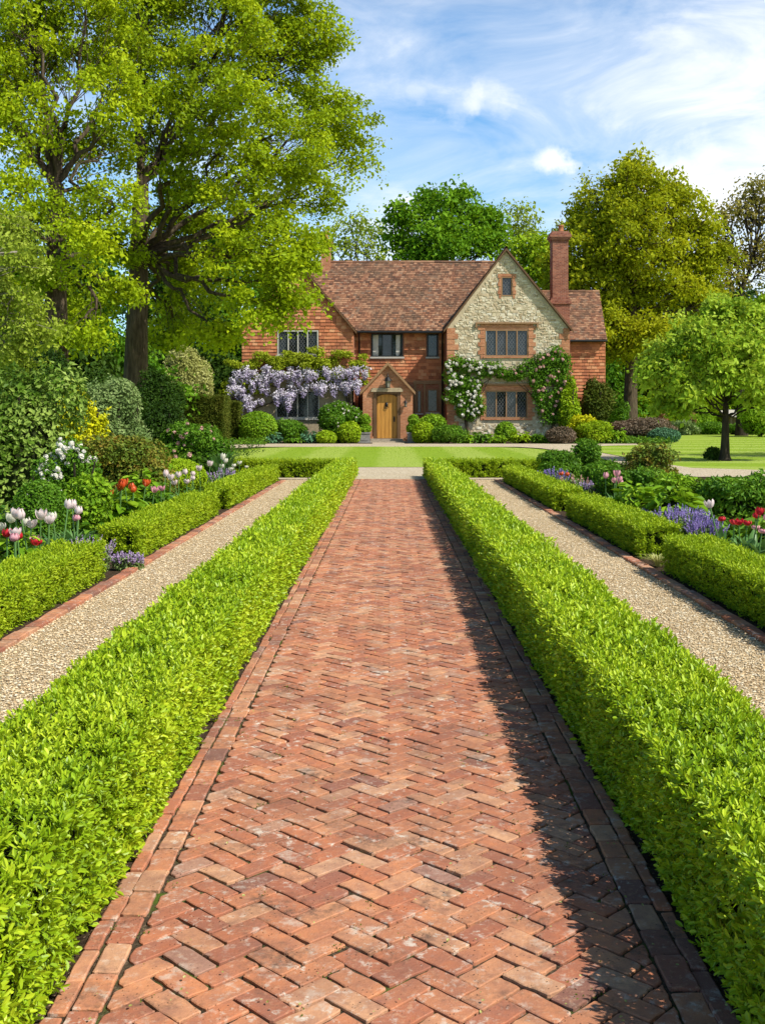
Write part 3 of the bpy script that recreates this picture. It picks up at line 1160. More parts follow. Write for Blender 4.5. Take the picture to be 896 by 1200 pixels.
def leafy_clump(name, label, px, pytop, wpx, Y, mat, L=.16, n=90, group=None, cat='plant'):
    Y = clear_of_hedge(px, wpx, Y)
    s = Y / FP
    X = WX(px, Y)
    h = WZ(pytop, Y)
    mb = MB()
    hosta_into(mb, X, Y, h, wpx * s / 2, n, L, L * .55)
    shrub_mesh(mb, (X, Y, h * .32), (wpx * s * .38, wpx * s * .36, h * .4), L * .8, L * .4, 1.2, .1, core=True)
    o = mb.build(name, [M[mat], M['core']])
    return tag(o, label, cat, group)


def spike_clump(name, label, px, pytop, wpx, Y, petal, n=90, group=None, leafm='grey', cat='plant', depth=.8):
    """catmint: grey-green mound carrying many flower spikes"""
    Y = Y if 'alyssum' in name else clear_of_hedge(px, wpx, Y)
    s = Y / FP
    X = WX(px, Y)
    h = WZ(pytop, Y)
    rw = wpx * s / 2
    root = empty(name, (X, Y, 0), label, cat, group)
    mb = MB()
    shrub_mesh(mb, (X, Y, h * .3), (rw * .95, rw * depth, h * .42), max(.03, .0022 * Y), None, 2.0, .1)
    mb.build('foliage', [M[leafm], M['core']], root)
    fl = MB()
    a = R.random(n) * 6.28
    rr = np.sqrt(R.random(n))
    B = np.stack([X + np.cos(a) * rr * rw * .85, Y + np.sin(a) * rr * rw * depth * .85, h * (.40 - .2 * rr ** 2)], -1)
    D = unit(np.stack([np.cos(a) * rr * .5, np.sin(a) * rr * .5, np.ones(n)], -1) + R.normal(size=(n, 3)) * .12)
    k = 11
    LL = h * (.32 + .26 * R.random(n))
    fs = max(.022, .0021 * Y)
    for i in range(k):
        t = .35 + .65 * i / (k - 1)
        for _ in range(2):
            P = B + D * (LL * t)[:, None]
            N = rdir(n)
            T = tangent(N, D, .5)
            f = fs * (1.15 - .5 * i / k)
            V, F = leaf_arrays(P - T * f * .4, T, N, f, f * .8, .1)
            fl.add(V, F)
    fl.build('blossom', M[petal], root)
    return root


# --- tulips
def tulip_proto(mat, h, open_=.0):
    root = bpy.data.objects.new('tulip', None)
    COL.objects.link(root)
    mb = MB()
    tube(mb, [(0, 0, 0), (.012, .004, h * .5), (.004, .0, h)], [.006, .005, .005], 6, .6)
    mb.build('stem', M['strap'], root, True)
    for i in range(3):
        mb = MB()
        a = i * 2.2 + .4
        D = np.array([math.cos(a), math.sin(a), 0])
        S = np.array([-math.sin(a), math.cos(a), 0])
        rows = []
        H, O = h * (.72 - .12 * i), .10 + .03 * i
        for t, w in ((0, .012), (.25, .026), (.55, .030), (.8, .02), (1, .002)):
            c = D * (.008 + O * t ** 1.8) + np.array([0, 0, H * (t - .12 * t ** 3)])
            rows += [c - S * w, c - D * w * .35, c + S * w]
        F = []
        for r in range(4):
            b = r * 3
            F += [(b, b + 1, b + 4, b + 3), (b + 1, b + 2, b + 5, b + 4)]
        mb.add(rows, np.array(F), .3 + .4 * R.random())
        mb.build('leaf', M['strap'], root, True)
    mb = MB()
    for i in range(6):
        a = i * PI / 3 + R.normal() * .08
        k = 1.0 if i % 2 else .9
        rows = []
        for t, rad, hw in ((0, .006, .35), (.2, .024, .52), (.5, .030 + open_ * .3, .56), (.8, .025 + open_, .42), (1, .017 + open_ * 1.4, .10)):
            for q in (-1, 0, 1):
                aa = a + q * hw
                rad2 = rad * k * (1.06 if q == 0 else 1)
                rows.append((rad2 * math.cos(aa), rad2 * math.sin(aa), h + .074 * t - (.004 if q else 0)))
        F = []
        for r in range(4):
            b = r * 3
            F += [(b, b + 1, b + 4, b + 3), (b + 1, b + 2, b + 5, b + 4)]
        mb.add(rows, np.array(F), .2 + .6 * R.random(len(F)))
    mb.build('bloom', M[mat], root, True)
    return root


def copy_tree(o, parent=None):
    c = o.copy()
    COL.objects.link(c)
    if parent is not None:
        c.parent = parent
        c.matrix_parent_inverse = o.matrix_parent_inverse.copy()
    for ch in list(o.children):
        copy_tree(ch, c)
    return c


TP = {}


def tulips(spots, Yf, label, group, mat, zs=.45):
    """spots: flower positions in the photograph; Yf: depth of the clump"""
    for i, (px, py) in enumerate(spots):
        Y = clear_of_hedge(px, 10, Yf + R.normal() * .25)
        zb = WZ(py, Y) - .03
        key = (mat, int(R.integers(3)))
        if key not in TP:
            TP[key] = tulip_proto(mat, .45, (-.002, .004, .012)[key[1]])
            o = TP[key]
        else:
            o = copy_tree(TP[key])
        tag(o, label, 'tulip', group)
        o.location = (WX(px, Y), Y, 0)
        k = zb / .45
        b = max(1.0, .9 + .0 * k)
        o.scale = (1.4, 1.4, max(.5, k) * 1.02)
        o.rotation_euler = (R.normal() * .09, R.normal() * .09, R.random() * 6.28)


# ------------------------------------------------------------------ trees
def bez(a, b, c, n):
    t = np.linspace(0, 1, n)[:, None]
    a, b, c = map(np.asarray, (a, b, c))
    return (1 - t) ** 2 * a + 2 * t * (1 - t) * b + t ** 2 * c


def tree(name, label, base, trunk_top, tr, lobes, leafmat_, bark='bark', leaf=.17, clumps=40, per=120, cr=.75, cat='tree', group=None, lean=0.0, twig=True, up=.5, flat_=.6, shell=.45, trunk_path=None, twig_r=.03, aspect=.62, sparse=1.0, boughs=True):
    """tapered trunk, limbs to every lobe of the crown, twigs to every leaf clump"""
    root = empty(name, (base[0], base[1], 0), label, cat, group)
    bx, by = base
    tw = MB()
    top = np.array(trunk_top, float)
    if trunk_path is None:
        trunk_path = bez((bx, by, -.05), ((bx + top[0]) / 2 + lean, (by + top[1]) / 2, top[2] * .5), top, 9)
    trunk_path = np.asarray(trunk_path, float)
    k = len(trunk_path)
    f = np.linspace(0, 1, k)
    tube(tw, trunk_path, tr * (1 - .45 * f) + tr * .55 * np.exp(-f * 14), 12, None, 0, .12)
    lv = MB()
    for (c, rd) in lobes:
        c = np.array(c, float)
        rd = np.array(rd, float)
        # limb leaves the trunk below the lobe
        zt = min(max(top[2] * .72, c[2] - np.linalg.norm(c[:2] - top[:2]) * .75), top[2])
        i0 = np.argmin(np.abs(trunk_path[:, 2] - zt))
        st = trunk_path[i0]
        mid = (st + c) / 2 + np.array([R.normal() * .5, R.normal() * .5, -.10 * np.linalg.norm(c - st) + .2])
        lp = bez(st, mid, c + np.array([0, 0, rd[2] * .2]), 10)
        lp[2:-1] += R.normal(size=(7, 3)) * .06 * np.linalg.norm(c - st) ** .5
        r0 = tr * .30 * min(1.2, .5 + rd.max() / 5)
        if boughs:
            tube(tw, lp, np.linspace(r0, max(.03, r0 * .16), 10), 7, None, 0, .1)
        n = int(clumps * (rd[0] * rd[1] + rd[0] * rd[2] + rd[1] * rd[2]) / 27 * sparse) + 4
        D = rdir(n)
        rr = (shell + (1 - shell) * R.random(n) ** .7) * (1 + .16 * R.normal(size=n))
        CC = c + D * rd * rr[:, None]
        ok = CC[:, 2] > .35
        CC, rr, D = CC[ok], rr[ok], D[ok]
        n = len(CC)
        if n == 0:
            continue
        if twig:
            for q in CC:
                j = R.integers(4, 10)
                s0 = lp[j]
                tm = (s0 + q) / 2 + R.normal(size=3) * .16 * np.linalg.norm(q - s0) + np.array([0, 0, .15])
                tube(tw, bez(s0, tm, q, 5), np.linspace(twig_r, twig_r * .3, 5), 4)
        m = n * per
        cs = np.repeat(CC, per, 0)
        csz = np.repeat(cr * (.65 + .7 * R.random(n) ** 1.3), per)
        d = rdir(m)
        d[:, 2] = np.where(R.random(m) < .55, np.abs(d[:, 2]), d[:, 2])
        d[:, 2] *= flat_
        rad = .25 + .75 * R.random(m) ** .6
        az = R.random(n) * 6.28
        ax = np.repeat(np.stack([np.cos(az), np.sin(az), 0 * az], -1), per, 0)
        st_k = np.repeat(.25 + .75 * R.random(n), per)[:, None]
        off = d * (csz * rad)[:, None]
        off = off + ax * np.sum(off * ax, 1, keepdims=True) * st_k
        hd = np.linalg.norm(off[:, :2], axis=1)
        off[:, 2] -= .35 * hd ** 2 / cr
        P = cs + off + R.normal(size=(m, 3)) * (leaf * .6)
        N = unit(d * .7 + np.array([0, 0, up * .6]) + R.normal(size=(m, 3)) * .7)
        T = tangent(N, np.array([0, 0, -1.0]), .4)
        ll = leaf * (.55 + .8 * R.random(m)) * np.repeat(.8 + .4 * R.random(n), per)
        V, F = leaf_arrays(P, T, N, ll, ll * aspect, .15)
        cl_t = np.repeat(R.normal(size=n) * .12 + .42 * np.clip(rr - .85, -.5, .3), per)  # inner clumps darker: older leaves, plus crown shade put into the leaf colour
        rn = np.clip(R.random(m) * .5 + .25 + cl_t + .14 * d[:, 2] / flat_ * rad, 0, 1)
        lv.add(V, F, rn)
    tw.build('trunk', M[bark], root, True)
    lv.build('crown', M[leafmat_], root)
    return root


def lob(px, py, rpx, Y, dy=0.0, ry=None, rz=None):
    s = (Y + dy) / FP
    r = rpx * s
    return ((WX(px, Y + dy), Y + dy, WZ(py, Y + dy)), (r, (ry if ry else r * .9), (rz * s if rz else r * .85)))


# two great oaks on the left
YB = 38.0
xB, xA = WX(157, YB), WX(66, 33.0)
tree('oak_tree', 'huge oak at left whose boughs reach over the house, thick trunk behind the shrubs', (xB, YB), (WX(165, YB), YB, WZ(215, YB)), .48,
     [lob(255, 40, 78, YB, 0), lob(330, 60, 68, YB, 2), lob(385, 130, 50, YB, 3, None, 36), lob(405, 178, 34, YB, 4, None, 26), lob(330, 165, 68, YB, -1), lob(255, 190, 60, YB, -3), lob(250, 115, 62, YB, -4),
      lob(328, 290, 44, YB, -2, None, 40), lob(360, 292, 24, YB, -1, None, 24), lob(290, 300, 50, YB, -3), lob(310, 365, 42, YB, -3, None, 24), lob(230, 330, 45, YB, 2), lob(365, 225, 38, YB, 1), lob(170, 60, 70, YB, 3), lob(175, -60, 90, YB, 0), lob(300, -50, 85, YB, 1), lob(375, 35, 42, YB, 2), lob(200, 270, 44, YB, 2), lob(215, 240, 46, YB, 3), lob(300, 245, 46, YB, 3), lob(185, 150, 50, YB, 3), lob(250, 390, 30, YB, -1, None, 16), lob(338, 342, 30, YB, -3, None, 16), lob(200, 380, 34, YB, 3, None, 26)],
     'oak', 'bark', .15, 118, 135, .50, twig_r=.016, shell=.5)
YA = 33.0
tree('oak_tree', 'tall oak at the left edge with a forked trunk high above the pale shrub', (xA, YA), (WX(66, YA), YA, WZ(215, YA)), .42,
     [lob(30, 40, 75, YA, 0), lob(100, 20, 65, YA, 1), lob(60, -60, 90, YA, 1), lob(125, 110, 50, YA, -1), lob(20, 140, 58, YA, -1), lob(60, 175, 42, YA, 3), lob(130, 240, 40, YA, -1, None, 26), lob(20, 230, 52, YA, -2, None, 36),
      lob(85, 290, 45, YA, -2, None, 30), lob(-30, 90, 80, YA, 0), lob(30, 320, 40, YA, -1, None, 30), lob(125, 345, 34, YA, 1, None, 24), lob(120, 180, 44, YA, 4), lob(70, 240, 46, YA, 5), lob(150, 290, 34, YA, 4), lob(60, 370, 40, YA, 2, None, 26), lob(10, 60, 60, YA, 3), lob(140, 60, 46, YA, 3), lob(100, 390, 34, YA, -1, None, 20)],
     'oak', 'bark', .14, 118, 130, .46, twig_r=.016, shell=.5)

# dark evergreens and wood behind them
for i, (px, Y, pyt, w, mt, lab) in enumerate([
        (20, 52, 250, 150, 'dark', 'dark evergreen tree behind the forked oak at the left edge'),
        (110, 56, 270, 130, 'deep', 'deep green tree in the gap between the two oak trunks'),
        (200, 74, 290, 110, 'dark', 'dark green tree right of the thick oak trunk'),
        (262, 78, 250, 100, 'deep', 'deep green tree close to the left gable of the house'),
        (-40, 48, 230, 140, 'deep', 'bushy green tree cut off by the left edge of the picture')]):
    hh = WZ(pyt, Y)
    s = Y / FP
    X = WX(px, Y)
    tree('background_tree', lab, (X, Y), (X, Y, hh * .6), .28,
         [((X + (j - 1.5) * w * s * .28, Y + R.normal() * .8, hh * z), (w * s * .36, w * s * .34, hh * .2)) for j, z in enumerate((.22, .45, .40, .24))] +
         [((X + R.normal() * .4, Y, hh * .70), (w * s * .40, w * s * .36, hh * .2)), ((X + R.normal() * .5, Y, hh * .88), (w * s * .28, w * s * .28, hh * .13))],
         mt, 'bark_dark', .30, 70, 110, .95, group='trees behind the oaks', shell=.35, twig=False)

# trees behind the house
tree('lime_tree', 'rounded rich green tree rising behind the main roof ridge', (WX(522, 96), 96), (WX(522, 96), 96, 12), .5,
     [lob(520, 244, 26, 96, 0), lob(481, 250, 20, 96, -1), lob(563, 254, 22, 96, 1), lob(473, 284, 20, 96, 0), lob(576, 283, 18, 96, 0), lob(515, 285, 34, 96, -2), lob(500, 230, 14, 96, 1), lob(536, 226, 15, 96, 1), lob(548, 280, 26, 96, -1), lob(490, 300, 24, 96, -1), lob(466, 262, 11, 96, 0), lob(582, 264, 10, 96, 1)],
     'rich', 'bark_dark', .38, 58, 72, .92, shell=.4, twig_r=.05)
tree('willow_tree', 'pale airy tree between the left chimney and the round green tree', (WX(418, 112), 112), (WX(418, 112), 112, 12), .4,
     [lob(405, 275, 24, 112), lob(432, 272, 22, 112, 1), lob(418, 262, 18, 112), lob(395, 295, 22, 112), lob(442, 295, 22, 112)], 'pale', 'bark_dark', .36, 26, 40, 1.3, shell=.3, sparse=.8)
tree('willow_tree', 'pale airy tree just left of the tall brick chimney', (WX(606, 112), 112), (WX(606, 112), 112, 12), .4,
     [lob(606, 245, 17, 112), lob(620, 262, 18, 112), lob(592, 268, 18, 112), lob(606, 285, 26, 112)], 'pale', 'bark_dark', .36, 26, 45, 1.2, shell=.3, sparse=.9)
tree('maple_tree', 'bright green tree behind the stone gable and tall chimney', (WX(632, 88), 88), (WX(632, 88), 88, 9), .35,
     [lob(622, 300, 26, 88), lob(645, 296, 24, 88, 1), lob(632, 320, 34, 88), lob(665, 320, 24, 88)], 'lime', 'bark_dark', .32, 50, 100, 1.0)
YO = 78.0
tree('oak_tree', 'golden green spreading oak right of the house, trunk clear of the lawn', (WX(737, YO), YO), (WX(742, YO), YO, WZ(330, YO)), .52,
     [lob(745, 225, 42, YO), lob(700, 240, 36, YO, 1), lob(790, 235, 34, YO, 1), lob(740, 275, 52, YO, -2), lob(690, 290, 36, YO, -1), lob(800, 285, 38, YO, 0), lob(705, 335, 38, YO, -1, None, 26), lob(780, 335, 42, YO, -1, None, 26), lob(745, 200, 24, YO, 1), lob(820, 320, 26, YO, 0, None, 22), lob(688, 372, 26, YO, -1, None, 22), lob(745, 365, 34, YO, 2, None, 22), lob(700, 405, 26, YO, 2, None, 18), lob(785, 395, 34, YO, 2, None, 22), lob(825, 355, 28, YO, 1, None, 22), lob(665, 330, 24, YO, 1, None, 22), lob(672, 265, 20, YO, 1), lob(825, 262, 22, YO, 0), lob(765, 420, 22, YO, 3, None, 14), lob(715, 378, 30, YO, -4, None, 18), lob(768, 385, 34, YO, -4, None, 18), lob(655, 300, 20, YO, 0, None, 18), lob(845, 300, 20, YO, 0, None, 18), lob(735, 408, 24, YO, -3, None, 12)],
     'oak2', 'bark', .28, 76, 96, .80, shell=.45, twig_r=.05)
tree('ash_tree', 'thin brownish tree with bare looking boughs at the right edge', (WX(868, 84), 84), (WX(868, 84), 84, 11), .34,
     [lob(868, 240, 26, 84), lob(892, 250, 30, 84, 1), lob(842, 300, 22, 84), lob(848, 250, 16, 84), lob(905, 310, 30, 84, 1), lob(850, 325, 26, 84), lob(850, 275, 24, 84), lob(893, 290, 30, 84), lob(868, 305, 30, 84), lob(880, 220, 18, 84), lob(905, 225, 24, 84)], 'brown', 'bark_dark', .28, 34, 45, .95, shell=.3, twig_r=.06)
YS = 35.6
xS = WX(849, YS)
tree('ornamental_tree', 'small round headed tree with fresh leaves standing on the right lawn', (xS, YS), (WX(850, YS), YS, WZ(472, YS)), .155,
     [lob(848, 372, 26, YS), lob(812, 386, 24, YS, -.3), lob(884, 378, 26, YS, .3), lob(786, 412, 24, YS, .2, None, 18), lob(835, 408, 34, YS, -.9), lob(880, 415, 32, YS, -.8), lob(915, 405, 26, YS, .2), lob(772, 440, 20, YS, -.2, None, 14), lob(805, 445, 26, YS, -.9, None, 18), lob(845, 441, 30, YS, -1.0, None, 16), lob(893, 452, 30, YS, -.7, None, 18), lob(785, 470, 20, YS, .3, None, 11), lob(797, 476, 13, YS, -.2, None, 8), lob(925, 445, 26, YS), lob(905, 478, 20, YS, -.4, None, 11), lob(840, 352, 14, YS, .3), lob(866, 356, 14, YS), lob(850, 410, 40, YS, 1.1), lob(762, 425, 11, YS, .4, None, 9), lob(798, 392, 12, YS, .8)],
     'young', 'bark_dark', .18, 300, 52, .27, shell=.4, twig_r=.014)
tree('maple_tree', 'dark leafy tree mostly beyond the right edge, shading the lawn', (WX(985, 39), 39), (WX(985, 39), 39, 4), .22,
     [((17.6, 38.6, 5.6), (2.8, 2.6, 2.2)), ((16.2, 38, 4.8), (1.6, 1.8, 1.4)), ((18.6, 40, 4.6), (2.4, 2.2, 1.8))], 'deep', 'bark_dark', .15, 60, 60, .6)
# woodland band closing the view at right and behind the house
for i, (px, Y, pyt, w, mt, lab) in enumerate([
        (690, 100, 340, 70, 'deep', 'green tree just right of the tiled side wing'),
        (735, 106, 300, 80, 'dark', 'dark tree closing the gap behind the golden oak trunk'),
        (800, 116, 320, 90, 'dark', 'dark tree behind the gap between the golden oak and the small tree'),
        (860, 118, 330, 100, 'dark', 'dark tree filling the gap behind the small tree crown'),
        (770, 108, 385, 90, 'lime', 'yellow green tree behind the golden oak trunk'),
        (830, 112, 350, 100, 'deep', 'deep green tree behind the small round headed tree'),
        (905, 104, 330, 100, 'lime', 'light green tree under the thin brownish tree at right edge'),
        (395, 120, 312, 120, 'deep', 'green tree top hidden behind the main roof'),
        (330, 100, 300, 120, 'oak', 'oak leaved tree behind the left chimney')]):
    hh = WZ(pyt, Y)
    s = Y / FP
    X = WX(px, Y)
    tree('woodland_tree', lab, (X, Y), (X, Y, hh * .6), .35,
         [((X + (j - 1.5) * w * s * .28, Y + R.normal() * 1.5, hh * z), (w * s * .34, w * s * .34, hh * .22)) for j, z in enumerate((.25, .5, .45, .28))] +
         [((X, Y, hh * .82), (w * s * .34, w * s * .3, hh * .18))], mt, 'bark_dark', .46, 40, 90, 1.4, group='woodland trees closing the view', shell=.35, twig=False)


def wood_mass():
    mb = MB()
    n = 42000
    x = (R.random(n) - .5) * 170
    y = 128 + 10 * R.random(n) + .0008 * x ** 2
    lf = Lump(.16, 7)
    top = 7.5 + 2.2 * lf(np.stack([x, 0 * x, 0 * x], -1)) + 1.2 * R.random(n)
    z = top * R.random(n) ** .7
    P = np.stack([x, y - 2.5 * z / top, z], -1)
    N = unit(R.normal(size=(n, 3)) * .6 + np.array([0, -.5, .6]))
    V, F = leaf_arrays(P, tangent(N), N, .75 + .5 * R.random(n), .5 + .3 * R.random(n))
    mb.add(V, F)
    V = []
    xs = np.linspace(-85, 85, 60)
    for q in xs:
        t = 6.6 + 2.0 * lf(np.array([[q, 0, 0]]))[0]
        V += [(q, 139 + .0008 * q * q, 0), (q, 139 + .0008 * q * q, t)]
    F = np.array([(2 * i, 2 * i + 2, 2 * i + 3, 2 * i + 1) for i in range(59)])
    mb.add(V, F, .2, 1)
    o = mb.build('distant_woods', [M['deep'], M['core']])
    o['kind'] = 'stuff'


wood_mass()


# ------------------------------------------------------------------ the house
YG, YL, YC, YP, YW = 62.8, 63.3, 65.2, 61.8, 66.0        # front planes: stone gable, left gable, middle, porch, side wing
house = empty('country_house', (0, 64, 0), 'red tiled brick and stone manor house with two gables and an oak front door', 'house')


def wall_pieces(poly, holes):
    """cut rectangular openings (u0,u1,v0,v1) out of a convex outline"""
    us = sorted({h[0] for h in holes} | {h[1] for h in holes} | {min(p[0] for p in poly), max(p[0] for p in poly)})
    out = []
    for a, b in zip(us[:-1], us[1:]):
        P = clip_poly(clip_poly(poly, 0, a, False), 0, b, True)
        if len(P) < 3: continue
        hs = sorted([h for h in holes if h[0] <= a + 1e-6 and h[1] >= b - 1e-6], key=lambda h: h[2])
        lo = -99
        for h in hs + [None]:
            hi = h[2] if h else 99
            Q = clip_poly(clip_poly(P, 1, lo, False), 1, hi, True)
            if len(Q) >= 3 and abs(area(Q)) > 1e-4:
                out.append(Q)
            lo = h[3] if h else 99
    return out


def wall(name, poly, holes, Y, mat, parent=None):
    mb = MB()
    for Q in wall_pieces(poly, holes):
        mb.add([(u, Y, v) for u, v in Q], [list(range(len(Q)))], .5)
    return mb.build(name, mat, parent or house)


def row_spans(poly, v, holes, vh):
    xs = []
    n = len(poly)
    for i in range(n):
        a, b = poly[i], poly[(i + 1) % n]
        if (a[1] - v) * (b[1] - v) < 0:
            xs.append(a[0] + (b[0] - a[0]) * (v - a[1]) / (b[1] - a[1]))
    if len(xs) < 2: return []
    spans = [(min(xs), max(xs))]
    for h in holes:
        if h[2] < v + vh * .5 and h[3] > v - vh * .5:
            new = []
            for a, b in spans:
                if h[0] > a: new.append((a, min(b, h[0])))
                if h[1] < b: new.append((max(a, h[1]), b))
            spans = [(a, b) for a, b in new if b - a > .02]
    return spans


def tiles(mb, poly, holes, fmap, row=.17, tw=.24, lift=.030, v0=None, jit=1.0):
    """lapped clay tiles covering a convex outline in (u, v); every tile a tilted slip with its own edge"""
    v = min(p[1] for p in poly) if v0 is None else v0
    vt = max(p[1] for p in poly)
    k = 0
    VV, FF, RR = [], [], []
    while v < vt:
        hgt = min(row * 1.06, vt - v + .02)
        for a, b in row_spans(poly, min(v + row * .5, vt - .01), holes, row):
            u = a - (tw * .5 * (k % 2)) * (R.random() * .3 + .85)
            while u < b:
                e0, e1 = max(u, a), min(u + tw * (1 + R.normal() * .04), b)
                u = u + tw
                if e1 - e0 < .03: continue
                l = lift * (.7 + .6 * R.random() * jit)
                dv = R.normal() * .009 * jit
                g = .004
                o = len(VV)
                VV += [fmap(e0 + g, v + dv, .004), fmap(e1 - g, v + dv + R.normal() * .004, .004), fmap(e1 - g, v + dv, l + R.normal() * .003), fmap(e0 + g, v + dv, l), fmap(e1 - g, v + hgt, .010), fmap(e0 + g, v + hgt, .010)]
                FF += [(o, o + 1, o + 2, o + 3), (o + 3, o + 2, o + 4, o + 5)]
                r = R.random()
                RR += [r, r]
        v += row
        k += 1
    mb.add(VV, FF, RR)


def front(Y):
    return lambda u, v, w: (u, Y - w, v)


def win(name, r, Y, lights, framemat, lattice=True, transom=False, sill=True, recess=.10, curtains=False, fw=.07, lintel=None):
    """casement window in the opening r=(u0,u1,v0,v1): frame with mullions > pane, lead lattice, sill, curtain"""
    u0, u1, v0, v1 = r
    mb = MB()
    y0, y1 = Y - .02, Y + .12
    box(mb, (u0, y0, v0), (u0 + fw, y1, v1)); box(mb, (u1 - fw, y0, v0), (u1, y1, v1))
    box(mb, (u0 + fw, y0 + .004, v1 - fw), (u1 - fw, y1, v1)); box(mb, (u0 + fw, y0 + .004, v0), (u1 - fw, y1, v0 + fw))
    lw = (u1 - u0 - 2 * fw) / lights
    for i in range(1, lights):
        c = u0 + fw + i * lw
        box(mb, (c - .032, y0 + .008, v0 + fw), (c + .032, y1, v1 - fw))
    # deep reveal behind the wall face
    for a, b in (((u0 - .002, Y + .12), (u0, Y + .3)), ((u1, Y + .12), (u1 + .002, Y + .3))):
        box(mb, (a[0], a[1], v0), (b[0], b[1], v1))
    o = mb.build(name, M[framemat], house)
    yg = Y + recess - .02
    g = MB()
    for i in range(lights):
        a = u0 + fw + i * lw + .02
        b = a + lw - .04
        tl = R.normal() * .012
        g.add([(a, yg + tl, v0 + fw), (b, yg - tl, v0 + fw), (b, yg - tl + .006, v1 - fw), (a, yg + tl + .006, v1 - fw)], np.array([(0, 1, 2, 3)]), .5)
    g.build('pane', M['glass'], o)
    if lattice:
        lt = MB()
        px, pz = .17, .24
        for i in range(lights):
            a = u0 + fw + i * lw + .03
            b = a + lw - .06
            lo, hi = v0 + fw, v1 - fw
            for sg in (1, -1):
                k = -40
                while k < 40:
                    # line z = lo + sg * (x - a) * pz/px + k * pz
                    pts = []
                    P0 = np.array([a, lo + k * pz]) if sg > 0 else np.array([b, lo + k * pz])
                    d = np.array([1.0 * sg, pz / px])
                    t0, t1 = 0.0, b - a
                    t0 = max(t0, (lo - P0[1]) / d[1]); t1 = min(t1, (hi - P0[1]) / d[1])
                    if t1 - t0 > .02:
                        A, B = P0 + d * t0, P0 + d * t1
                        nn = np.array([-d[1], d[0]]) / np.hypot(*d) * .0055
                        y = yg - .022
                        lt.add([(A[0] + nn[0], y, A[1] + nn[1]), (A[0] - nn[0], y, A[1] - nn[1]), (B[0] - nn[0], y, B[1] - nn[1]), (B[0] + nn[0], y, B[1] + nn[1])], np.array([(0, 1, 2, 3)]), .5)
                    k += 1
        lt.build('lead_lattice', M['lead'], o)
    if sill:
        sb = MB()
        box(sb, (u0 - .08, Y - .09, v0 - .10), (u1 + .08, Y - .022, v0 - .002))
        sb.build('sill', M[sill if isinstance(sill, str) else 'sill'], o)
    if curtains:
        for (a, b) in ((u0 + fw + .02, u0 + fw + lw * .6), (u1 - fw - lw * .6, u1 - fw - .02)):
            cb = MB()
            n = 14
            V = []
            for i in range(n):
                x = a + (b - a) * i / (n - 1)
                y = yg - .012 + .004 * math.sin(i * 2.0)
                V += [(x, y, v0 + fw), (x, y, v1 - fw)]
            cb.add(V, np.array([(2 * i, 2 * i + 2, 2 * i + 3, 2 * i + 1) for i in range(n - 1)]), .5)
            cb.build('curtain', M['curtain'], o)
    return o


def rect(px0, px1, py0, py1, Y): return (WX(px0, Y), WX(px1, Y), WZ(py1, Y), WZ(py0, Y))


# ---- stone gable
g0, g1 = WX(523.5, YG), WX(667, YG)
gc, gap, gev = WX(592.6, YG), WZ(291, YG), WZ(384, YG)
g_poly = [(g0, -.05), (g1, -.05), (g1, gev), (gc, gap - .12), (g0, gev)]
wA = rect(587, 600.5, 324, 347, YG)
wB = rect(568, 619, 386, 417.5, YG)
wC = rect(568, 618, 457.6, 490, YG)
wall('stone_wall', g_poly, [wA, wB, wC], YG, M['mortar'])


def rubble(poly, holes):
    mb = MB()
    v = 0.0
    vt = max(p[1] for p in poly)
    while v < vt:
        rh = .10 + .10 * R.random()
        for a, b in row_spans(poly, min(v + rh * .5, vt - .02), holes, rh):
            u = a + .05
            while u < b - .06:
                l = min(.11 + .24 * R.random() ** 1.4, b - u)
                if l < .06: break
                split = R.random() < .25
                for (c0, c1) in (((0, .48), (.52, 1)) if split else ((0, 1),)):
                    z0, z1 = v + rh * c0 + .012, v + rh * c1 - .012
                    j = lambda: R.normal() * .022
                    P = [(u + .012 + j(), z0 + j()), (u + l * .5, z0 + j() * 1.3), (u + l - .012 + j(), z0 + j()), (u + l - .012 + j(), z1 + j()), (u + l * .5, z1 + j() * 1.3), (u + .012 + j(), z1 + j())]
                    C = np.mean(P, 0)
                    P = [tuple(C + (np.array(p) - C) * np.array([1.0, .98])) for p in P]
                    slab(mb, P, .010 + .024 * R.random(), .014, front(YG), R.random(), -.02, R.normal(size=2) * .08)
                u += l
        v += rh
    mb.build('stone_face', M['rubble'], house)


hB = (wB[0] - .42, wB[1] + .42, wB[2] - .16, wB[3] + .30)
hC = (wC[0] - .42, wC[1] + .42, wC[2] - .16, wC[3] + .30)
hA = (wA[0] - .20, wA[1] + .20, wA[2] - .12, wA[3] + .16)
rub_poly = [(g0 + .34, -.05), (g1 - .34, -.05), (g1 - .34, gev - .35), (g1 - .10, gev - .30), (gc, gap - .30), (g0 + .10, gev - .30), (g0 + .34, gev - .35)]
rubble(rub_poly, [hA, hB, hC])
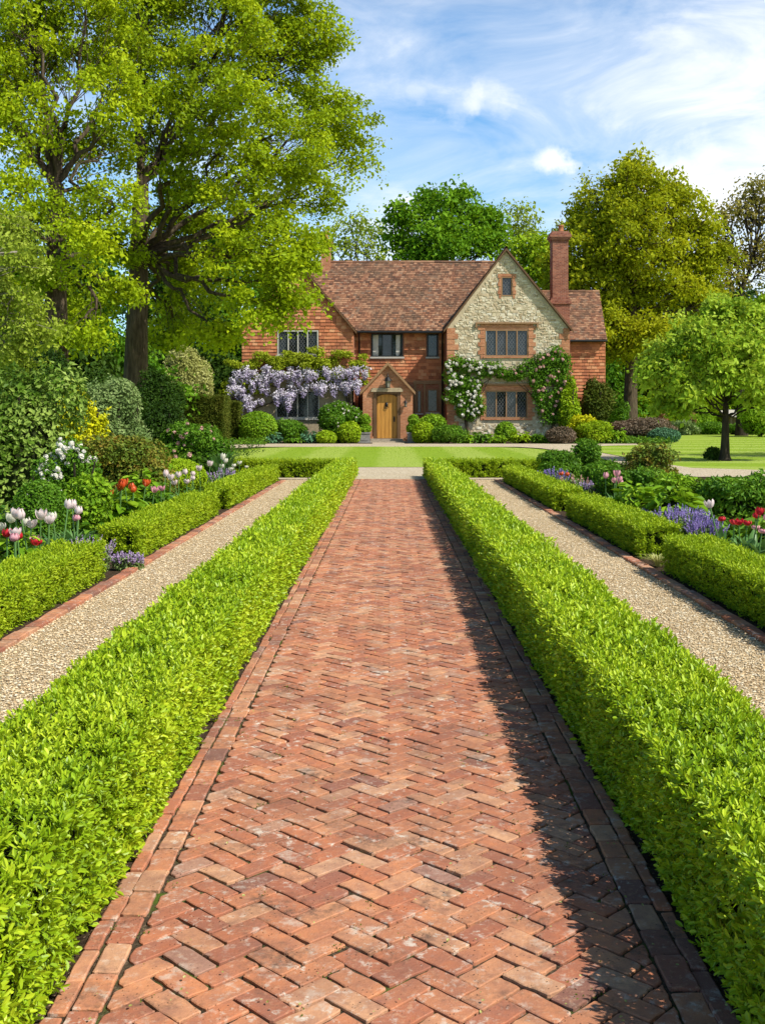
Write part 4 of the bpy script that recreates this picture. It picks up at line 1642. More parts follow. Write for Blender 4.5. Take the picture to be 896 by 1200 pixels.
# brick quoins, window surrounds and gable verge band
for e, sg in ((g0, 1), (g1, -1)):
    qb = MB()
    z = -.05
    k = 0
    while z < gev - .3:
        l = (.40, .62)[k % 2] + R.normal() * .03
        a, b = sorted([e, e + sg * l])
        box(qb, (a, YG - .030 - .02 * R.random() - (.018 if k % 2 else 0), z), (b, YG + .02, z + .30))
        z += .31
        k += 1
    qb.build('corner_quoin', M['brick_porch'], house)
for wv, top in ((wA, .16), (wB, .30), (wC, .30)):
    wd = .19 if wv is wA else .40
    qb = MB()
    z = wv[2] - .12
    k = 0
    while z < wv[3] + top - .04:
        l = wd * (1.0 if k % 2 else .66)
        box(qb, (wv[0] - l, YG - .034 - .018 * (k % 2), z), (wv[0] - .004, YG + .02, z + .225))
        box(qb, (wv[1] + .004, YG - .034 - .018 * (k % 2), z), (wv[1] + l, YG + .02, z + .225))
        z += .23
        k += 1
    box(qb, (wv[0] - .003, YG - .03, wv[3] + .005), (wv[1] + .003, YG + .02, wv[3] + top))
    qb.build('window_surround', M['brick_porch'], house)
for wv in (wB, wC):
    lm = MB()
    box(lm, (wv[0] - .55, YG - .17, wv[3] + .31), (wv[1] + .55, YG - .02, wv[3] + .40))
    for e, sg in ((wv[0] - .55, 1), (wv[1] + .55, -1)):
        a, b = sorted([e, e + sg * .10])
        box(lm, (a, YG - .165, wv[3] + .10), (b, YG - .024, wv[3] + .312))
    lm.build('hood_mould', M['brownframe'], house)
win('window', wA, YG, 1, 'brownframe', True, sill=False)
win('window', wB, YG, 4, 'brownframe', sill='brick_porch', curtains=False)
win('window', wC, YG, 4, 'brownframe', sill='brick_porch')

# ---- left gable: hung tiles above, stone and brick below
l0, l1 = WX(283.5, YL), WX(414, YL)
lc, lap, lev = (l0 + l1) / 2, WZ(306, YL), WZ(386, YL)
lz = WZ(436, YL)
wD = rect(325, 373, 387, 416, YL)
wE = rect(323, 374, 457.6, 490, YL)
lp_ = [(l0, lz), (l1, lz), (l1, lev), (lc, lap - .12), (l0, lev)]
wall('gable_wall', lp_, [wD], YL, M['walltile'])
mb = MB()
tiles(mb, lp_, [(wD[0] - .03, wD[1] + .03, wD[2] - .1, wD[3] + .03)], front(YL), .19, .3, .06, jit=.45)
mb.build('hung_tile_cladding', M['walltile'], house)
lo_ = [(l0 + .06, -.05), (l1 - .06, -.05), (l1 - .06, lz + .1), (l0 + .06, lz + .1)]
wall('lower_wall', lo_, [wE], YL + .06, M['stonedress'])
win('window', wD, YL - .03, 4, 'paleframe', sill='paleframe')
win('window', wE, YL + .04, 4, 'paleframe', sill='sill')

# ---- middle range
m0, m1 = l1, g0
mz = WZ(388, YC)
wF = rect(435, 472, 391, 418, YC)
wG = rect(500, 513, 391.5, 418, YC)
wH = rect(500, 513, 456, 483, YC)
wI = rect(488, 494, 457, 484, YC)
mp_ = [(m0, -.05), (m1, -.05), (m1, mz + .25), (m0, mz + .25)]
wall('middle_wall', mp_, [wF, wG, wH, wI], YC, M['brick'])
mb = MB()
tiles(mb, [(m0, WZ(448, YC)), (m1, WZ(448, YC)), (m1, mz + .05), (m0, mz + .05)], [(h[0] - .06, h[1] + .06, h[2] - .14, h[3] + .06) for h in (wF, wG)], front(YC), .19, .3, .06, jit=.45)
mb.build('hung_tile_cladding', M['walltile'], house)
win('window', wF, YC - .04, 3, 'blackpaint', False, sill='paleframe', curtains=True)
win('window', wG, YC - .04, 1, 'blackpaint', True, sill='paleframe')
win('window', wH, YC - .03, 1, 'brownframe', True, sill='sill')
win('window', wI, YC - .03, 1, 'brownframe', False, sill='sill')
ob = MB()
for x in (wH[0] - .2, wH[1] + .06, wI[0] - .16):
    box(ob, (x, YC - .08, -.04), (x + .13, YC + .01, WZ(450, YC)))
box(ob, (wI[0] - .2, YC - .1, WZ(450, YC) + .003), (m1 - .03, YC + .01, WZ(446, YC)))
ob.build('timber_post', M['brownframe'], house)

# ---- side wing on the right
s1 = WX(709, YW)
sp_ = [(g1 - .5, -.05), (s1, -.05), (s1, WZ(396, YW)), (g1 - .5, WZ(396, YW))]
wall('wing_wall', sp_, [], YW, M['brick'])
mb = MB()
tiles(mb, [(g1 - .4, 2.2), (s1, 2.2), (s1, WZ(396, YW)), (g1 - .4, WZ(396, YW))], [], front(YW), .19, .3, .06, jit=.45)
mb.build('hung_tile_cladding', M['walltile'], house)

# ---- side and back walls
sd = MB()
for x, ya, yb, z in ((l0, YL, 74, lev), (l1, YL, YC, lev), (g0, YG, YC, gev), (g1, YG, 74, gev), (s1, YW, 72, WZ(397, YW))):
    sd.add([(x, ya, -.05), (x, yb, -.05), (x, yb, z), (x, ya, z)], np.array([(0, 1, 2, 3)]), .5)
sd.add([(l0, 74, -.05), (g1, 74, -.05), (g1, 74, gev), (l0, 74, gev)], np.array([(0, 1, 2, 3)]), .5)
sd.add([(g1, 72, -.05), (s1, 72, -.05), (s1, 72, 6), (g1, 72, 6)], np.array([(0, 1, 2, 3)]), .5)
ry = 69.0
rz_ = WZ(341.6, ry)
sd.add([(s1, YW, WZ(397, YW) - .02), (s1, 72, WZ(397, YW) - .02), (s1, ry, rz_ - .1)], np.array([(0, 1, 2)]), .5)
sd.build('side_wall', M['brick'], house)


# ---- roofs: lapped tiles laid on slopes
def slope_roof(name, A, B, C, D, row=.17, tw=.2, lift=.032, sag=.05):
    """A,B along the eave, C,D along the ridge above B,A"""
    A, B, C, D = map(lambda p: np.array(p, float), (A, B, C, D))
    U = unit(B - A)
    nrm = unit(np.cross(B - A, D - A))
    if nrm[2] < 0: nrm = -nrm
    Vv = unit(np.cross(nrm, U))
    if Vv[2] < 0: Vv = -Vv
    loc = lambda P: (float((P - A) @ U), float((P - A) @ Vv))
    poly = [loc(p) for p in (A, B, C, D)]
    vm = max(p[1] for p in poly)
    lf = Lump(.8, 6)

    def f(u, v, w):
        P = A + U * u + Vv * v
        s = sag * (lf(P[None] * np.array([1, .3, .3]))[0] * .5 - math.sin(PI * min(1, max(0, v / vm))) * .6)
        return tuple(P + nrm * (w + s))
    mb = MB()
    tiles(mb, poly, [], f, row, tw, lift)
    mb.add([tuple(p - nrm * .10) for p in (A, B, C, D)], np.array([(0, 1, 2, 3)]), .1)
    return mb


rf = MB()
ze, yr, zr = WZ(387.5, YC - .55), 69.2, WZ(307, 69.2)
roof = slope_roof('roof', (l1 - 1.2, YC - .55, ze), (g0 + 1.2, YC - .55, ze), (gc, yr, zr), (lc, yr, zr))


def merge(dst, src):
    for v, f, r, m in zip(src.v, [None], [None], [None]): pass
    base = dst.n
    dst.v += src.v
    dst.f += [f + base for f in src.f]
    dst.r += src.r
    dst.m += src.m
    dst.n += src.n


merge(rf, roof)
merge(rf, slope_roof('roof', (l1 - 1.2, 74.4, ze), (g0 + 1.2, 74.4, ze), (gc, yr, zr), (lc, yr, zr)))
ob_ = .28
for (c, ap, e0, e1, ev, yf) in ((gc, gap, g0 - .17, g1 + .15, gev - .12, YG), (lc, lap, l0 - .17, l1 + .17, lev - .12, YL)):
    merge(rf, slope_roof('roof', (e0, yf - ob_, ev), (e0, 74.3, ev), (c, 74.3, ap), (c, yf - ob_, ap)))
    merge(rf, slope_roof('roof', (e1, yf - ob_, ev), (e1, 74.3, ev), (c, 74.3, ap), (c, yf - ob_, ap)))
we, wx = WZ(398, YW - .4), WX(711, YW - .4)
merge(rf, slope_roof('roof', (g1 - 1.6, YW - .4, we), (wx, YW - .4, we), (WX(702, ry), ry, rz_), (g1 - 1.6, ry, rz_)))
merge(rf, slope_roof('roof', (g1 - 1.6, 72.4, we), (wx, 72.4, we), (WX(702, ry), ry, rz_), (g1 - 1.6, ry, rz_)))
roof_o = rf.build('roof', M['rooftile'], house)
rd = MB()


def ridge_line(a, b, r=.10):
    a, b = np.array(a), np.array(b)
    L = np.linalg.norm(b - a)
    n = int(L / .42)
    rd = MB()
    for i in range(n):
        p, q = a + (b - a) * (i / n), a + (b - a) * ((i + .985) / n)
        tube(rd, [p + [0, 0, R.normal() * .006], q + [0, 0, R.normal() * .006]], r, 8, R.random())
    rd.build('ridge_tile', M['rooftile'], roof_o)


ridge_line((lc, yr, zr + .0), (gc, yr, zr + .0))
ridge_line((gc, YG - ob_, gap + .01), (gc, 74, gap + .01))
ridge_line((lc, YL - ob_, lap + .01), (lc, 74, lap + .01))
ridge_line((g1 - 1.6, ry, rz_), (WX(702, ry), ry, rz_))
# verge boards, eaves and gutter
for (c, ap, e0, e1, ev, yf) in ((gc, gap, g0 - .19, g1 + .17, gev - .14, YG), (lc, lap, l0 - .19, l1 + .19, lev - .14, YL)):
    for e in (e0, e1):
        bb = MB()
        P = np.array([(e, ev), (c, ap)])
        d = unit(P[1] - P[0])
        nn = np.array([d[1], -d[0]]) * (1 if d[0] < 0 else -1)
        w = .09
        q = [P[0], P[1], P[1] - np.array([0, w * 1.6]), P[0] - np.array([0, w * 1.6])]
        V = [(x, yf - ob_ - .012, z) for x, z in q] + [(x, yf - ob_ + .05, z) for x, z in q]
        bb.add(V, np.array([(0, 1, 2, 3), (4, 7, 6, 5), (0, 4, 5, 1), (3, 2, 6, 7), (0, 3, 7, 4)]), .5)
        bb.build('verge_board', M['oakframe'], house)
for a_, b_ in (((l1 + .15, YC - .62, ze - .07), (g0 - .12, YC - .62, ze - .09)), ((g1 + .2, YW - .47, we - .07), (wx, YW - .47, we - .07))):
    gt = MB()
    tube(gt, [a_, b_], .07, 8)
    gt.build('gutter', M['blackpaint'], house, True)
for x, y, z in ((l1 + .28, YC - .6, ze - .12), (g0 - .16, YC - .6, ze - .12)):
    gt = MB()
    tube(gt, [(x, y, z), (x, y + .3, z - .35), (x, YC - .12, z - .5), (x, YC - .12, .1)], .048, 8)
    gt.build('downpipe', M['blackpaint'], house, True)
for a_, b_ in (((l1 + .003, YC - .52, ze - .02), (g0 - .003, YC + .1, ze + .02)), ((g1, YW - .36, we - .03), (s1, YW + .1, we + .01))):
    sf = MB()
    box(sf, a_, b_)
    sf.build('eaves_board', M['oakframe'], house)

# ---- chimneys
ch = MB()
cx0, cx1 = WX(646, 65.6), WX(664, 65.6)
zt = WZ(272, 65.6)
cm = (cx0 + cx1) / 2
box(ch, (cx0 - .14, 65.1, .1), (cx1 + .10, 66.3, WZ(357, 65.6)))
for i in range(3):
    box(ch, (cx0 - .20 + .05 * i, 65.02 + .05 * i, WZ(357, 65.6) + .002 + .12 * i), (cx1 + .20 - .05 * i, 66.38 - .05 * i, WZ(357, 65.6) + .12 * i + .122))
box(ch, (cx0, 65.2, WZ(357, 65.6) + .364), (cx1, 66.1, zt - .55))
box(ch, (cx0 - .035, 65.3, WZ(357, 65.6) + .366), (cx1 + .035, 66.0, zt - .552))
for i, (a, h0, h1) in enumerate(((.06, .55, .47), (.12, .468, .36), (.18, .358, .20), (.12, .198, .10), (.05, .098, 0))):
    box(ch, (cx0 - a, 65.2 - a, zt - h0), (cx1 + a, 66.1 + a, zt - h1))
co_ = ch.build('chimney', M['brick_dark'], house)
pt = MB()
lathe(pt, [(.20, 0), (.19, .08), (.16, .1), (.15, .34), (.18, .36), (.18, .42), (.12, .42), (.12, .2)], (cm + .1, 65.65, zt), 14)
pt.build('chimney_pot', M['terra'], co_, True)
ch = MB()
a0, a1 = WX(376.5, 69), WX(387, 69)
zt = WZ(281, 69)
box(ch, (a0, 68.6, 7), (a1, 69.5, zt - .4))
for a, h0, h1 in ((.07, .398, .3), (.14, .298, .14), (.06, .138, 0)):
    box(ch, (a0 - a, 68.6 - a, zt - h0), (a1 + a, 69.5 + a, zt - h1))
co_ = ch.build('chimney', M['brick_porch'], house)
pt = MB()
lathe(pt, [(.19, 0), (.18, .1), (.14, .12), (.13, .45), (.17, .48), (.17, .56), (.1, .56), (.1, .3)], ((a0 + a1) / 2, 69.05, zt), 14)
pt.build('chimney_pot', M['terra'], co_, True)

# ---- lean-to at the left end
ln = MB()
X0 = WX(252, 66)
ln.add([(X0, 65.5, -.05), (l0, 65.5, -.05), (l0, 65.5, WZ(424, 65.5)), (X0, 65.5, WZ(468, 65.5))], np.array([(0, 1, 2, 3)]), .5)
ln.add([(X0, 65.5, -.05), (X0, 71, -.05), (X0, 71, WZ(468, 65.5)), (X0, 65.5, WZ(468, 65.5))], np.array([(0, 3, 2, 1)]), .5)
ln.build('lean_to_wall', M['brick_dark'], house)
slope_roof('lean_to_roof', (X0 - .25, 65.2, WZ(471, 65.5)), (X0 - .25, 71, WZ(471, 65.5)), (l0, 71, WZ(422, 65.5)), (l0, 65.2, WZ(422, 65.5))).build('lean_to_roof', M['rooftile'], house)

# ---- porch
p0, p1 = WX(425, YP), WX(483.5, YP)
pc, pap, pev = (p0 + p1) / 2, WZ(424.5, YP), WZ(456, YP)
wDoor = (WX(440.2, YP), WX(466.3, YP), .22, WZ(460.5, YP))
P5 = [(p0, -.05), (p1, -.05), (p1, pev), (pc, pap - .1), (p0, pev)]
mb = MB()
for Q in wall_pieces(P5, [wDoor]):
    mb.add([(u, YP, v) for u, v in Q], [list(range(len(Q)))], .5)
for x in (p0, p1):
    mb.add([(x, YP, -.05), (x, YC, -.05), (x, YC, pev), (x, YP, pev)], np.array([(0, 1, 2, 3)]), .5)
# door reveals
box(mb, (wDoor[0] - .003, YP + .002, .2), (wDoor[0], YP + .5, wDoor[3])); box(mb, (wDoor[1], YP + .002, .2), (wDoor[1] + .003, YP + .5, wDoor[3]))
box(mb, (wDoor[0] - .003, YP + .002, wDoor[3]), (wDoor[1] + .003, YP + .5, wDoor[3] + .003))
# plinth and corner bands
for a, b in ((p0 - .05, wDoor[0] - .12), (wDoor[1] + .12, p1 + .05)):
    box(mb, (a, YP - .05, -.05), (b, YP - .003, .34))
porch = mb.build('porch', M['brick_porch'], house)
pr = slope_roof('r', (p0 - .12, YP - .22, pev - .13), (p0 - .12, YC + .6, pev - .13), (pc, YC + .6, pap), (pc, YP - .22, pap), .16, .18, .026, .01)
merge(pr, slope_roof('r', (p1 + .12, YP - .22, pev - .13), (p1 + .12, YC + .6, pev - .13), (pc, YC + .6, pap), (pc, YP - .22, pap), .16, .18, .026, .01))
pr.build('porch_roof', M['rooftile'], porch)
for e in (p0 - .14, p1 + .14):
    bb = MB()
    q = [(e, pev - .15), (pc, pap + .02), (pc, pap - .17), (e, pev - .32)]
    V = [(x, YP - .235, z) for x, z in q] + [(x, YP - .16, z) for x, z in q]
    bb.add(V, np.array([(0, 1, 2, 3), (4, 7, 6, 5), (0, 4, 5, 1), (3, 2, 6, 7), (0, 3, 7, 4)]), .5)
    bb.build('verge_board', M['brownframe'], porch)
hd = MB()
box(hd, (wDoor[0] - .26, YP - .16, wDoor[3] + .06), (wDoor[1] + .26, YP - .003, wDoor[3] + .20))
box(hd, (wDoor[0] - .20, YP - .10, wDoor[3] + .203), (wDoor[1] + .20, YP - .003, wDoor[3] + .29))
hd.build('door_hood', M['stonedress'], porch)
fr = MB()
box(fr, (wDoor[0] - .13, YP - .05, .2), (wDoor[0] + .05, YP + .28, wDoor[3] + .05))
box(fr, (wDoor[1] - .05, YP - .05, .2), (wDoor[1] + .13, YP + .28, wDoor[3] + .05))
box(fr, (wDoor[0] + .052, YP - .046, wDoor[3] - .06), (wDoor[1] - .052, YP + .28, wDoor[3] + .055))
fr.build('door_frame', M['oakframe'], porch)
# plank door with a shallow arched head
dm = MB()
d0, d1, dt = wDoor[0] + .055, wDoor[1] - .055, wDoor[3] - .06
n = 5
for i in range(n):
    a, b = d0 + (d1 - d0) * i / n + .006, d0 + (d1 - d0) * (i + 1) / n - .006
    yb = YP + .16 + R.normal() * .003
    m = (a + b) / 2
    arch = lambda x: dt - .16 * ((x - (d0 + d1) / 2) / ((d1 - d0) / 2)) ** 2
    q = [(a, .23), (b, .23), (b, arch(b)), (m, arch(m) + .002), (a, arch(a))]
    slab(dm, q, .025, .010, front(YP + .18), R.random(), 0)
dm.add([(d0, YP + .19, .23), (d1, YP + .19, .23), (d1, YP + .19, dt), (d0, YP + .19, dt)], np.array([(0, 1, 2, 3)]), .5, 1)
door = dm.build('door', [M['door'], M['oakframe']], house)
hn = MB()
ct = ((d0 + d1) / 2 - .02, YP + .14, 2.1)
lathe(hn, [(.0, 0), (.07, .02), (.09, .12), (.07, .24), (.0, .26)], (ct[0], ct[1], ct[2] - .12), 10)
tube(hn, [(ct[0] + .09 * math.sin(t), ct[1] - .05, ct[2] - .12 - .09 * math.cos(t)) for t in np.linspace(0, 6.28, 12)], .016, 6)
hn.build('knocker', M['iron'], door, True)
hk = MB()
lathe(hk, [(0, 0), (.05, .02), (.05, .07), (0, .1)], (d1 - .16, YP + .12, 1.25), 10)
box(hk, (d1 - .20, YP + .135, 1.15), (d1 - .12, YP + .152, 1.45))
hk.build('handle', M['iron'], door)
stp = MB()
box(stp, (wDoor[0] - .45, YP - .85, -.03), (wDoor[1] + .45, YP - .42, .10))
box(stp, (wDoor[0] - .28, YP - .42, -.03), (wDoor[1] + .28, YP + .17, .215))
stp.build('door_step', M['step'], house)


def lantern(name, x, y, z, s):
    mb = MB()
    for k in range(4):
        a, b = k * PI / 2 + PI / 4, (k + 1) * PI / 2 + PI / 4
        tube(mb, [(x + .13 * s * math.cos(a), y + .13 * s * math.sin(a), z), (x + .19 * s * math.cos(a), y + .19 * s * math.sin(a), z + .36 * s)], .014 * s, 5)
    lathe(mb, [(.0, -.03), (.14, -.02), (.15, .01), (.0, .012)], (x, y, z), 8) if s == 1 else lathe(mb, [(.0, -.02), (.1, -.01), (.1, .01), (.0, .012)], (x, y, z), 8)
    lathe(mb, [(.25 * s, .36 * s), (.20 * s, .42 * s), (.08 * s, .56 * s), (.03 * s, .60 * s), (.05 * s, .64 * s), (.0, .72 * s)], (x, y, z), 8)
    tube(mb, [(x, y, z + .6 * s), (x, y + .12, z + .78 * s), (x, YP + .0, z + .62 * s)], .018, 6)
    o = mb.build(name, M['iron'], house)
    g = MB()
    lathe(g, [(.11 * s, .01), (.165 * s, .35 * s)], (x, y, z), 4)
    g.build('lantern_glass', M['lampglass'], o)


lantern('lantern', pc, YP - .30, WZ(454, YP), 1.0)
lantern('wall_lamp', WX(475, YP), YP - .2, WZ(476.5, YP), .55)

# ---- planters beside the door
for px, lab in ((427, 'left of the front door'), (483.5, 'right of the front door')):
    Y = 60.7
    X = WX(px, Y)
    mb = MB()
    h = WZ(506.5, Y)
    w = .33
    box(mb, (X - w, Y - w, .0), (X + w, Y + w, .06)); box(mb, (X - w + .03, Y - w + .03, .061), (X + w - .03, Y + w - .03, h - .07)); box(mb, (X - w - .01, Y - w - .01, h - .069), (X + w + .01, Y + w + .01, h))
    box(mb, (X - w + .12, Y - w + .01, .14), (X + w - .12, Y - w + .028, h - .15))
    pl = mb.build('planter', M['planter'])
    tag(pl, 'square grey stone planter standing ' + lab, 'planter', 'planters flanking the door')
    bl = empty('topiary', (X, Y, h), 'small two tiered box topiary in the grey planter ' + lab, 'topiary', 'topiary in the door planters')
    tb = MB()
    shrub_mesh(tb, (X, Y, h + .22), (.33, .33, .28), .11, .07, 3, .05, thick=.1)
    shrub_mesh(tb, (X + .04, Y, h + .68), (.26, .26, .30), .10, .07, 3, .05, thick=.1)
    tb.build('foliage', [M['fresh'], M['core']], bl)

# ---- climbers on the house
wis = empty('wisteria', (WX(415, 62.9), 62.9, 0), 'wisteria in lilac flower trained across the left gable wall', 'climber')
YV = YL - .35
fo = MB()
spots = []
for i in range(85):
    t = R.random()
    px = 262 + 166 * t
    top = 424 + 8 * math.sin(t * 9) + (6 if t < .15 else 0)
    spots.append((px, top + R.random() ** 1.5 * 22 + (14 * R.random() if t < .35 else 0)))
for px, py in spots:
    shrub_mesh(fo, (WX(px, YV), YV + .15 * R.normal(), WZ(py, YV)), (.32, .2, .17), .15, .07, 1.3, .2, core=False, thick=.5, zmin=-1)
for px in np.linspace(268, 426, 26):
    shrub_mesh(fo, (WX(px, YV), YV - .05 + .1 * R.normal(), WZ(420 + 5 * math.sin(px * .2) + 3.5 * R.normal() + (8 if px < 300 else 0), YV)), (.22 + .3 * R.random(), .25, .08 + .14 * R.random()), .15, .07, 2.0, .2, core=False, thick=.5, zmin=-1)
fo.build('foliage', M['wistleaf'], wis)
st = MB()
vine = [(408, 518), (410, 480), (404, 450), (380, 434), (345, 430), (300, 432), (268, 440)]
tube(st, [(WX(a, YV + .15), YV + .15 + R.normal() * .05, WZ(b, YV + .15)) for a, b in vine], np.linspace(.13, .04, 7), 7, None, 0, .2)
vine = [(398, 446), (370, 452), (340, 458), (312, 450), (285, 462), (272, 470)]
tube(st, [(WX(a, YV + .1), YV + .1 + R.normal() * .05, WZ(b, YV + .1)) for a, b in vine], np.linspace(.07, .03, 6), 7, None, 0, .2)
vine = [(330, 462), (318, 472), (300, 478), (290, 486)]
tube(st, [(WX(a, YV + .1), YV + .1, WZ(b, YV + .1)) for a, b in vine], np.linspace(.05, .025, 4), 6, None, 0, .2)
st.build('stem', M['bark'], wis)


def raceme(L):
    mb = MB()
    n = 130
    t = R.random(n) ** .9
    a = R.random(n) * 6.28
    r = .25 * (1 - t ** 1.5) ** .7 * (.5 + .5 * R.random(n)) + .015
    P = np.stack([r * np.cos(a), r * np.sin(a), -L * t], -1)
    N = unit(np.stack([np.cos(a), np.sin(a), .5 + 0 * a], -1) + R.normal(size=(n, 3)) * .5)
    T = tangent(N, np.array([0, 0, -1.]), .6)
    V, F = leaf_arrays(P, T, N, .12 - .05 * t, .10 - .045 * t, -.2, False)
    mb.add(V, F, np.clip(1.0 - t * .75 + R.normal(size=n) * .15, 0, 1))
    o = mb.build('flower_cluster', M['wist'])
    d = o.data
    bpy.data.objects.remove(o)
    return d


rac = [raceme(.55), raceme(.62), raceme(.72), raceme(.45)]
inv = parent_inv(wis)
rows = []
for i in range(44): rows.append((274 + 152 * (i + .5) / 44 + R.normal() * 2, 430 + 7 * R.random() + 3 * math.sin(i)))
for i in range(34): rows.append((264 + 84 * R.random(), 440 + 26 * R.random()))
for i in range(18): rows.append((350 + 76 * R.random(), 444 + 9 * R.random()))
for i in range(10): rows.append((264 + 42 * R.random(), 462 + 14 * R.random()))
for px, py in rows:
    o = bpy.data.objects.new('flower_cluster', rac[R.integers(4)])
    COL.objects.link(o)
    o.parent = wis
    o.matrix_parent_inverse = inv
    Y = YV - .28 + R.normal() * .12
    o.location = (WX(px, Y), Y, WZ(py, Y))
    s = .8 + .45 * R.random()
    o.scale = (s, s, s)
    o.rotation_euler = (R.normal() * .12, R.normal() * .12, R.random() * 6)


def climbing_rose(name, label, trunk, blobs, mat, nfl, fm, fr):
    Y = YG - .32
    root = empty(name, (WX(trunk[0][0], Y), Y, 0), label, 'climbing rose')
    fo = MB()
    Ps = []
    for px, py, rx, rz in blobs:
        s = Y / FP
        P, N = shrub_mesh(fo, (WX(px, Y), Y, WZ(py, Y)), (rx * s, .30, rz * s), .13, .085, 1.5, .22, 4, thick=.5, core=False, zmin=-1, loose=.7)
        Ps.append(P[P[:, 1] < Y - .08])
    fo.build('foliage', [M[mat], M['core']], root)
    st = MB()
    tube(st, [(WX(a, Y + .1), Y + .1, WZ(b, Y + .1)) for a, b in trunk], np.linspace(.10, .04, len(trunk)), 7, None, 0, .2)
    for px, py, rx, rz in blobs[::2]:
        k = R.integers(1, len(trunk))
        st_, e = trunk[k], (px, py)
        tube(st, [(WX(a, Y + .1), Y + .1 + R.normal() * .04, WZ(b, Y + .1)) for a, b in (st_, ((st_[0] + e[0]) / 2 + R.normal() * 3, (st_[1] + e[1]) / 2 - 3), e)], [.035, .025, .012], 5)
    st.build('stem', M['bark'], root)
    P = np.concatenate(Ps)
    sel = R.choice(len(P), nfl, replace=False)
    blooms(root, 'flower', (fm, fr), M[fm], fr, P[sel] + np.array([0, -.10, 0]))
    return root


climbing_rose('climbing_rose', 'white climbing rose covering the left half of the stone gable', [(549, 515), (545, 490), (548, 465), (545, 440), (560, 428)],
              [(535, 425, 13, 8), (550, 428, 14, 9), (568, 434, 14, 10), (528, 442, 8, 10), (540, 447, 13, 11), (553, 452, 12, 11), (530, 462, 10, 12), (545, 466, 13, 12), (557, 468, 9, 10), (552, 482, 10, 11), (563, 478, 6, 8), (541, 480, 7, 9), (580, 430, 10, 7), (527, 430, 6, 6), (586, 437, 8, 6)], 'mid', 96, 'white', .12)
climbing_rose('climbing_rose', 'dark leaved climbing rose with peach flowers covering the right half of the stone gable', [(640, 515), (648, 498), (652, 480), (650, 455), (640, 440)],
              [(605, 438, 13, 8), (620, 432, 14, 11), (635, 425, 14, 12), (650, 420, 12, 10), (662, 425, 8, 12), (645, 440, 15, 12), (660, 445, 10, 14), (630, 447, 12, 9), (632, 462, 9, 12), (645, 470, 13, 12), (655, 465, 10, 14), (645, 488, 12, 9), (596, 440, 9, 6), (636, 478, 8, 8), (652, 410, 7, 5)], 'mid', 40, 'pinkrose', .11)
shrub('climber', 'yellow green leafy climber at the right corner of the stone gable', 668, 436, 24, 62.2, 'lime', .16, depth=.8, cat='climber')
shrub('climber', 'dull green climber with a rounded top on the tiled side wing', 697, 440, 44, 64.4, 'yew', .17, depth=.8, cat='climber')

# ---- planting along the house front
for a in [
        ('box_mound', 'bright clipped mound under the left end of the wisteria', 302, 482, 44, 59.6, 'fresh', None, 'dome'),
        ('shrub', 'dark rounded shrub under the lower left window', 343, 490, 44, 60.8, 'mid', None, 'loose'),
        ('shrub', 'dark shrub behind the bright mound at the house corner', 318, 488, 24, 61.6, 'mid', None, 'loose'),
        ('box_ball', 'clipped box ball left of the front door', 409, 494.5, 27, 60.0, 'lime', None, 'dome'),
        ('box_ball', 'clipped box ball right of the front door', 496.5, 494.5, 27, 60.0, 'lime', None, 'dome'),
        ('box_ball', 'little low box ball left of the ball by the front door', 382, 505, 24, 59.2, 'lime', None, 'dome'),
        ('shrub', 'leafy green shrub behind the box ball right of the door', 507, 484, 40, 61.6, 'fresh', None, 'loose'),
        ('shrub', 'feathery blue green mound between the door and the white rose', 524, 497, 44, 59.4, 'mid', None, 'loose'),
        ('box_ball', 'clipped box ball under the lower right window', 592, 494.5, 24, 60.6, 'fresh', None, 'dome'),
        ('shrub', 'brown leaved rounded shrub at the foot of the peach rose', 657, 500.5, 34, 58.9, 'mauve', None, 'dome'),
        ('shrub', 'bright yellow shrub at the foot of the house corner', 683, 485, 34, 60.5, 'yellow', None, 'loose'),
        ('shrub', 'low yellow green shrub in front of the bright yellow shrub', 700, 492, 42, 59.5, 'lime', None, 'loose')]:
    shrub(*a)
shrub('rose_bush', 'loose bush with small white flowers left of the porch', 396, 466, 54, 61.0, 'mid', .14, flowers=('white', 46, .075))
for px, w, top, mt, lab in [(290, 26, 507, 'teal', 'blue green leafy clump below the bright mound'), (318, 30, 505, 'teal', 'blue green clump left of the lower left window'), (344, 28, 508, 'mid', 'low green clump under the lower left window'), (363, 26, 504, 'teal', 'blue green clump left of the little box ball'),
                            (545, 24, 507, 'fresh', 'low fresh green clump at the foot of the white rose'), (563, 28, 504, 'mid', 'low green clump under the left side of the lower right window'), (583, 24, 508, 'fresh', 'low fresh green clump in front of the box ball under the window'), (610, 30, 504, 'lime', 'low lime green clump right of the box ball under the window'), (632, 26, 507, 'mid', 'low green clump left of the brown rounded shrub'),
                            (722, 30, 502, 'fresh', 'fresh green clump right of the low yellow green shrub')]:
    leafy_clump('perennial', lab, px, top, w, 59.0 + R.random(), mt, .26, 70, 'low perennials along the house front')

# clipped yew at the left end of the house
for px0, px1, top, Y, lab in ((208, 262, 464, 56.5, 'broad clipped yew block with a flat top left of the house'), (261, 280, 471, 59.3, 'narrow clipped yew block beside the broad one')):
    hedge('yew_block', lab, WX(px0, Y), WX(px1, Y), Y, Y + (2.2 if px0 < 250 else 1.2), WZ(top, Y), [(40, 70, .13, 200, False)], 'clipped yew blocks left of the house', 'yew')

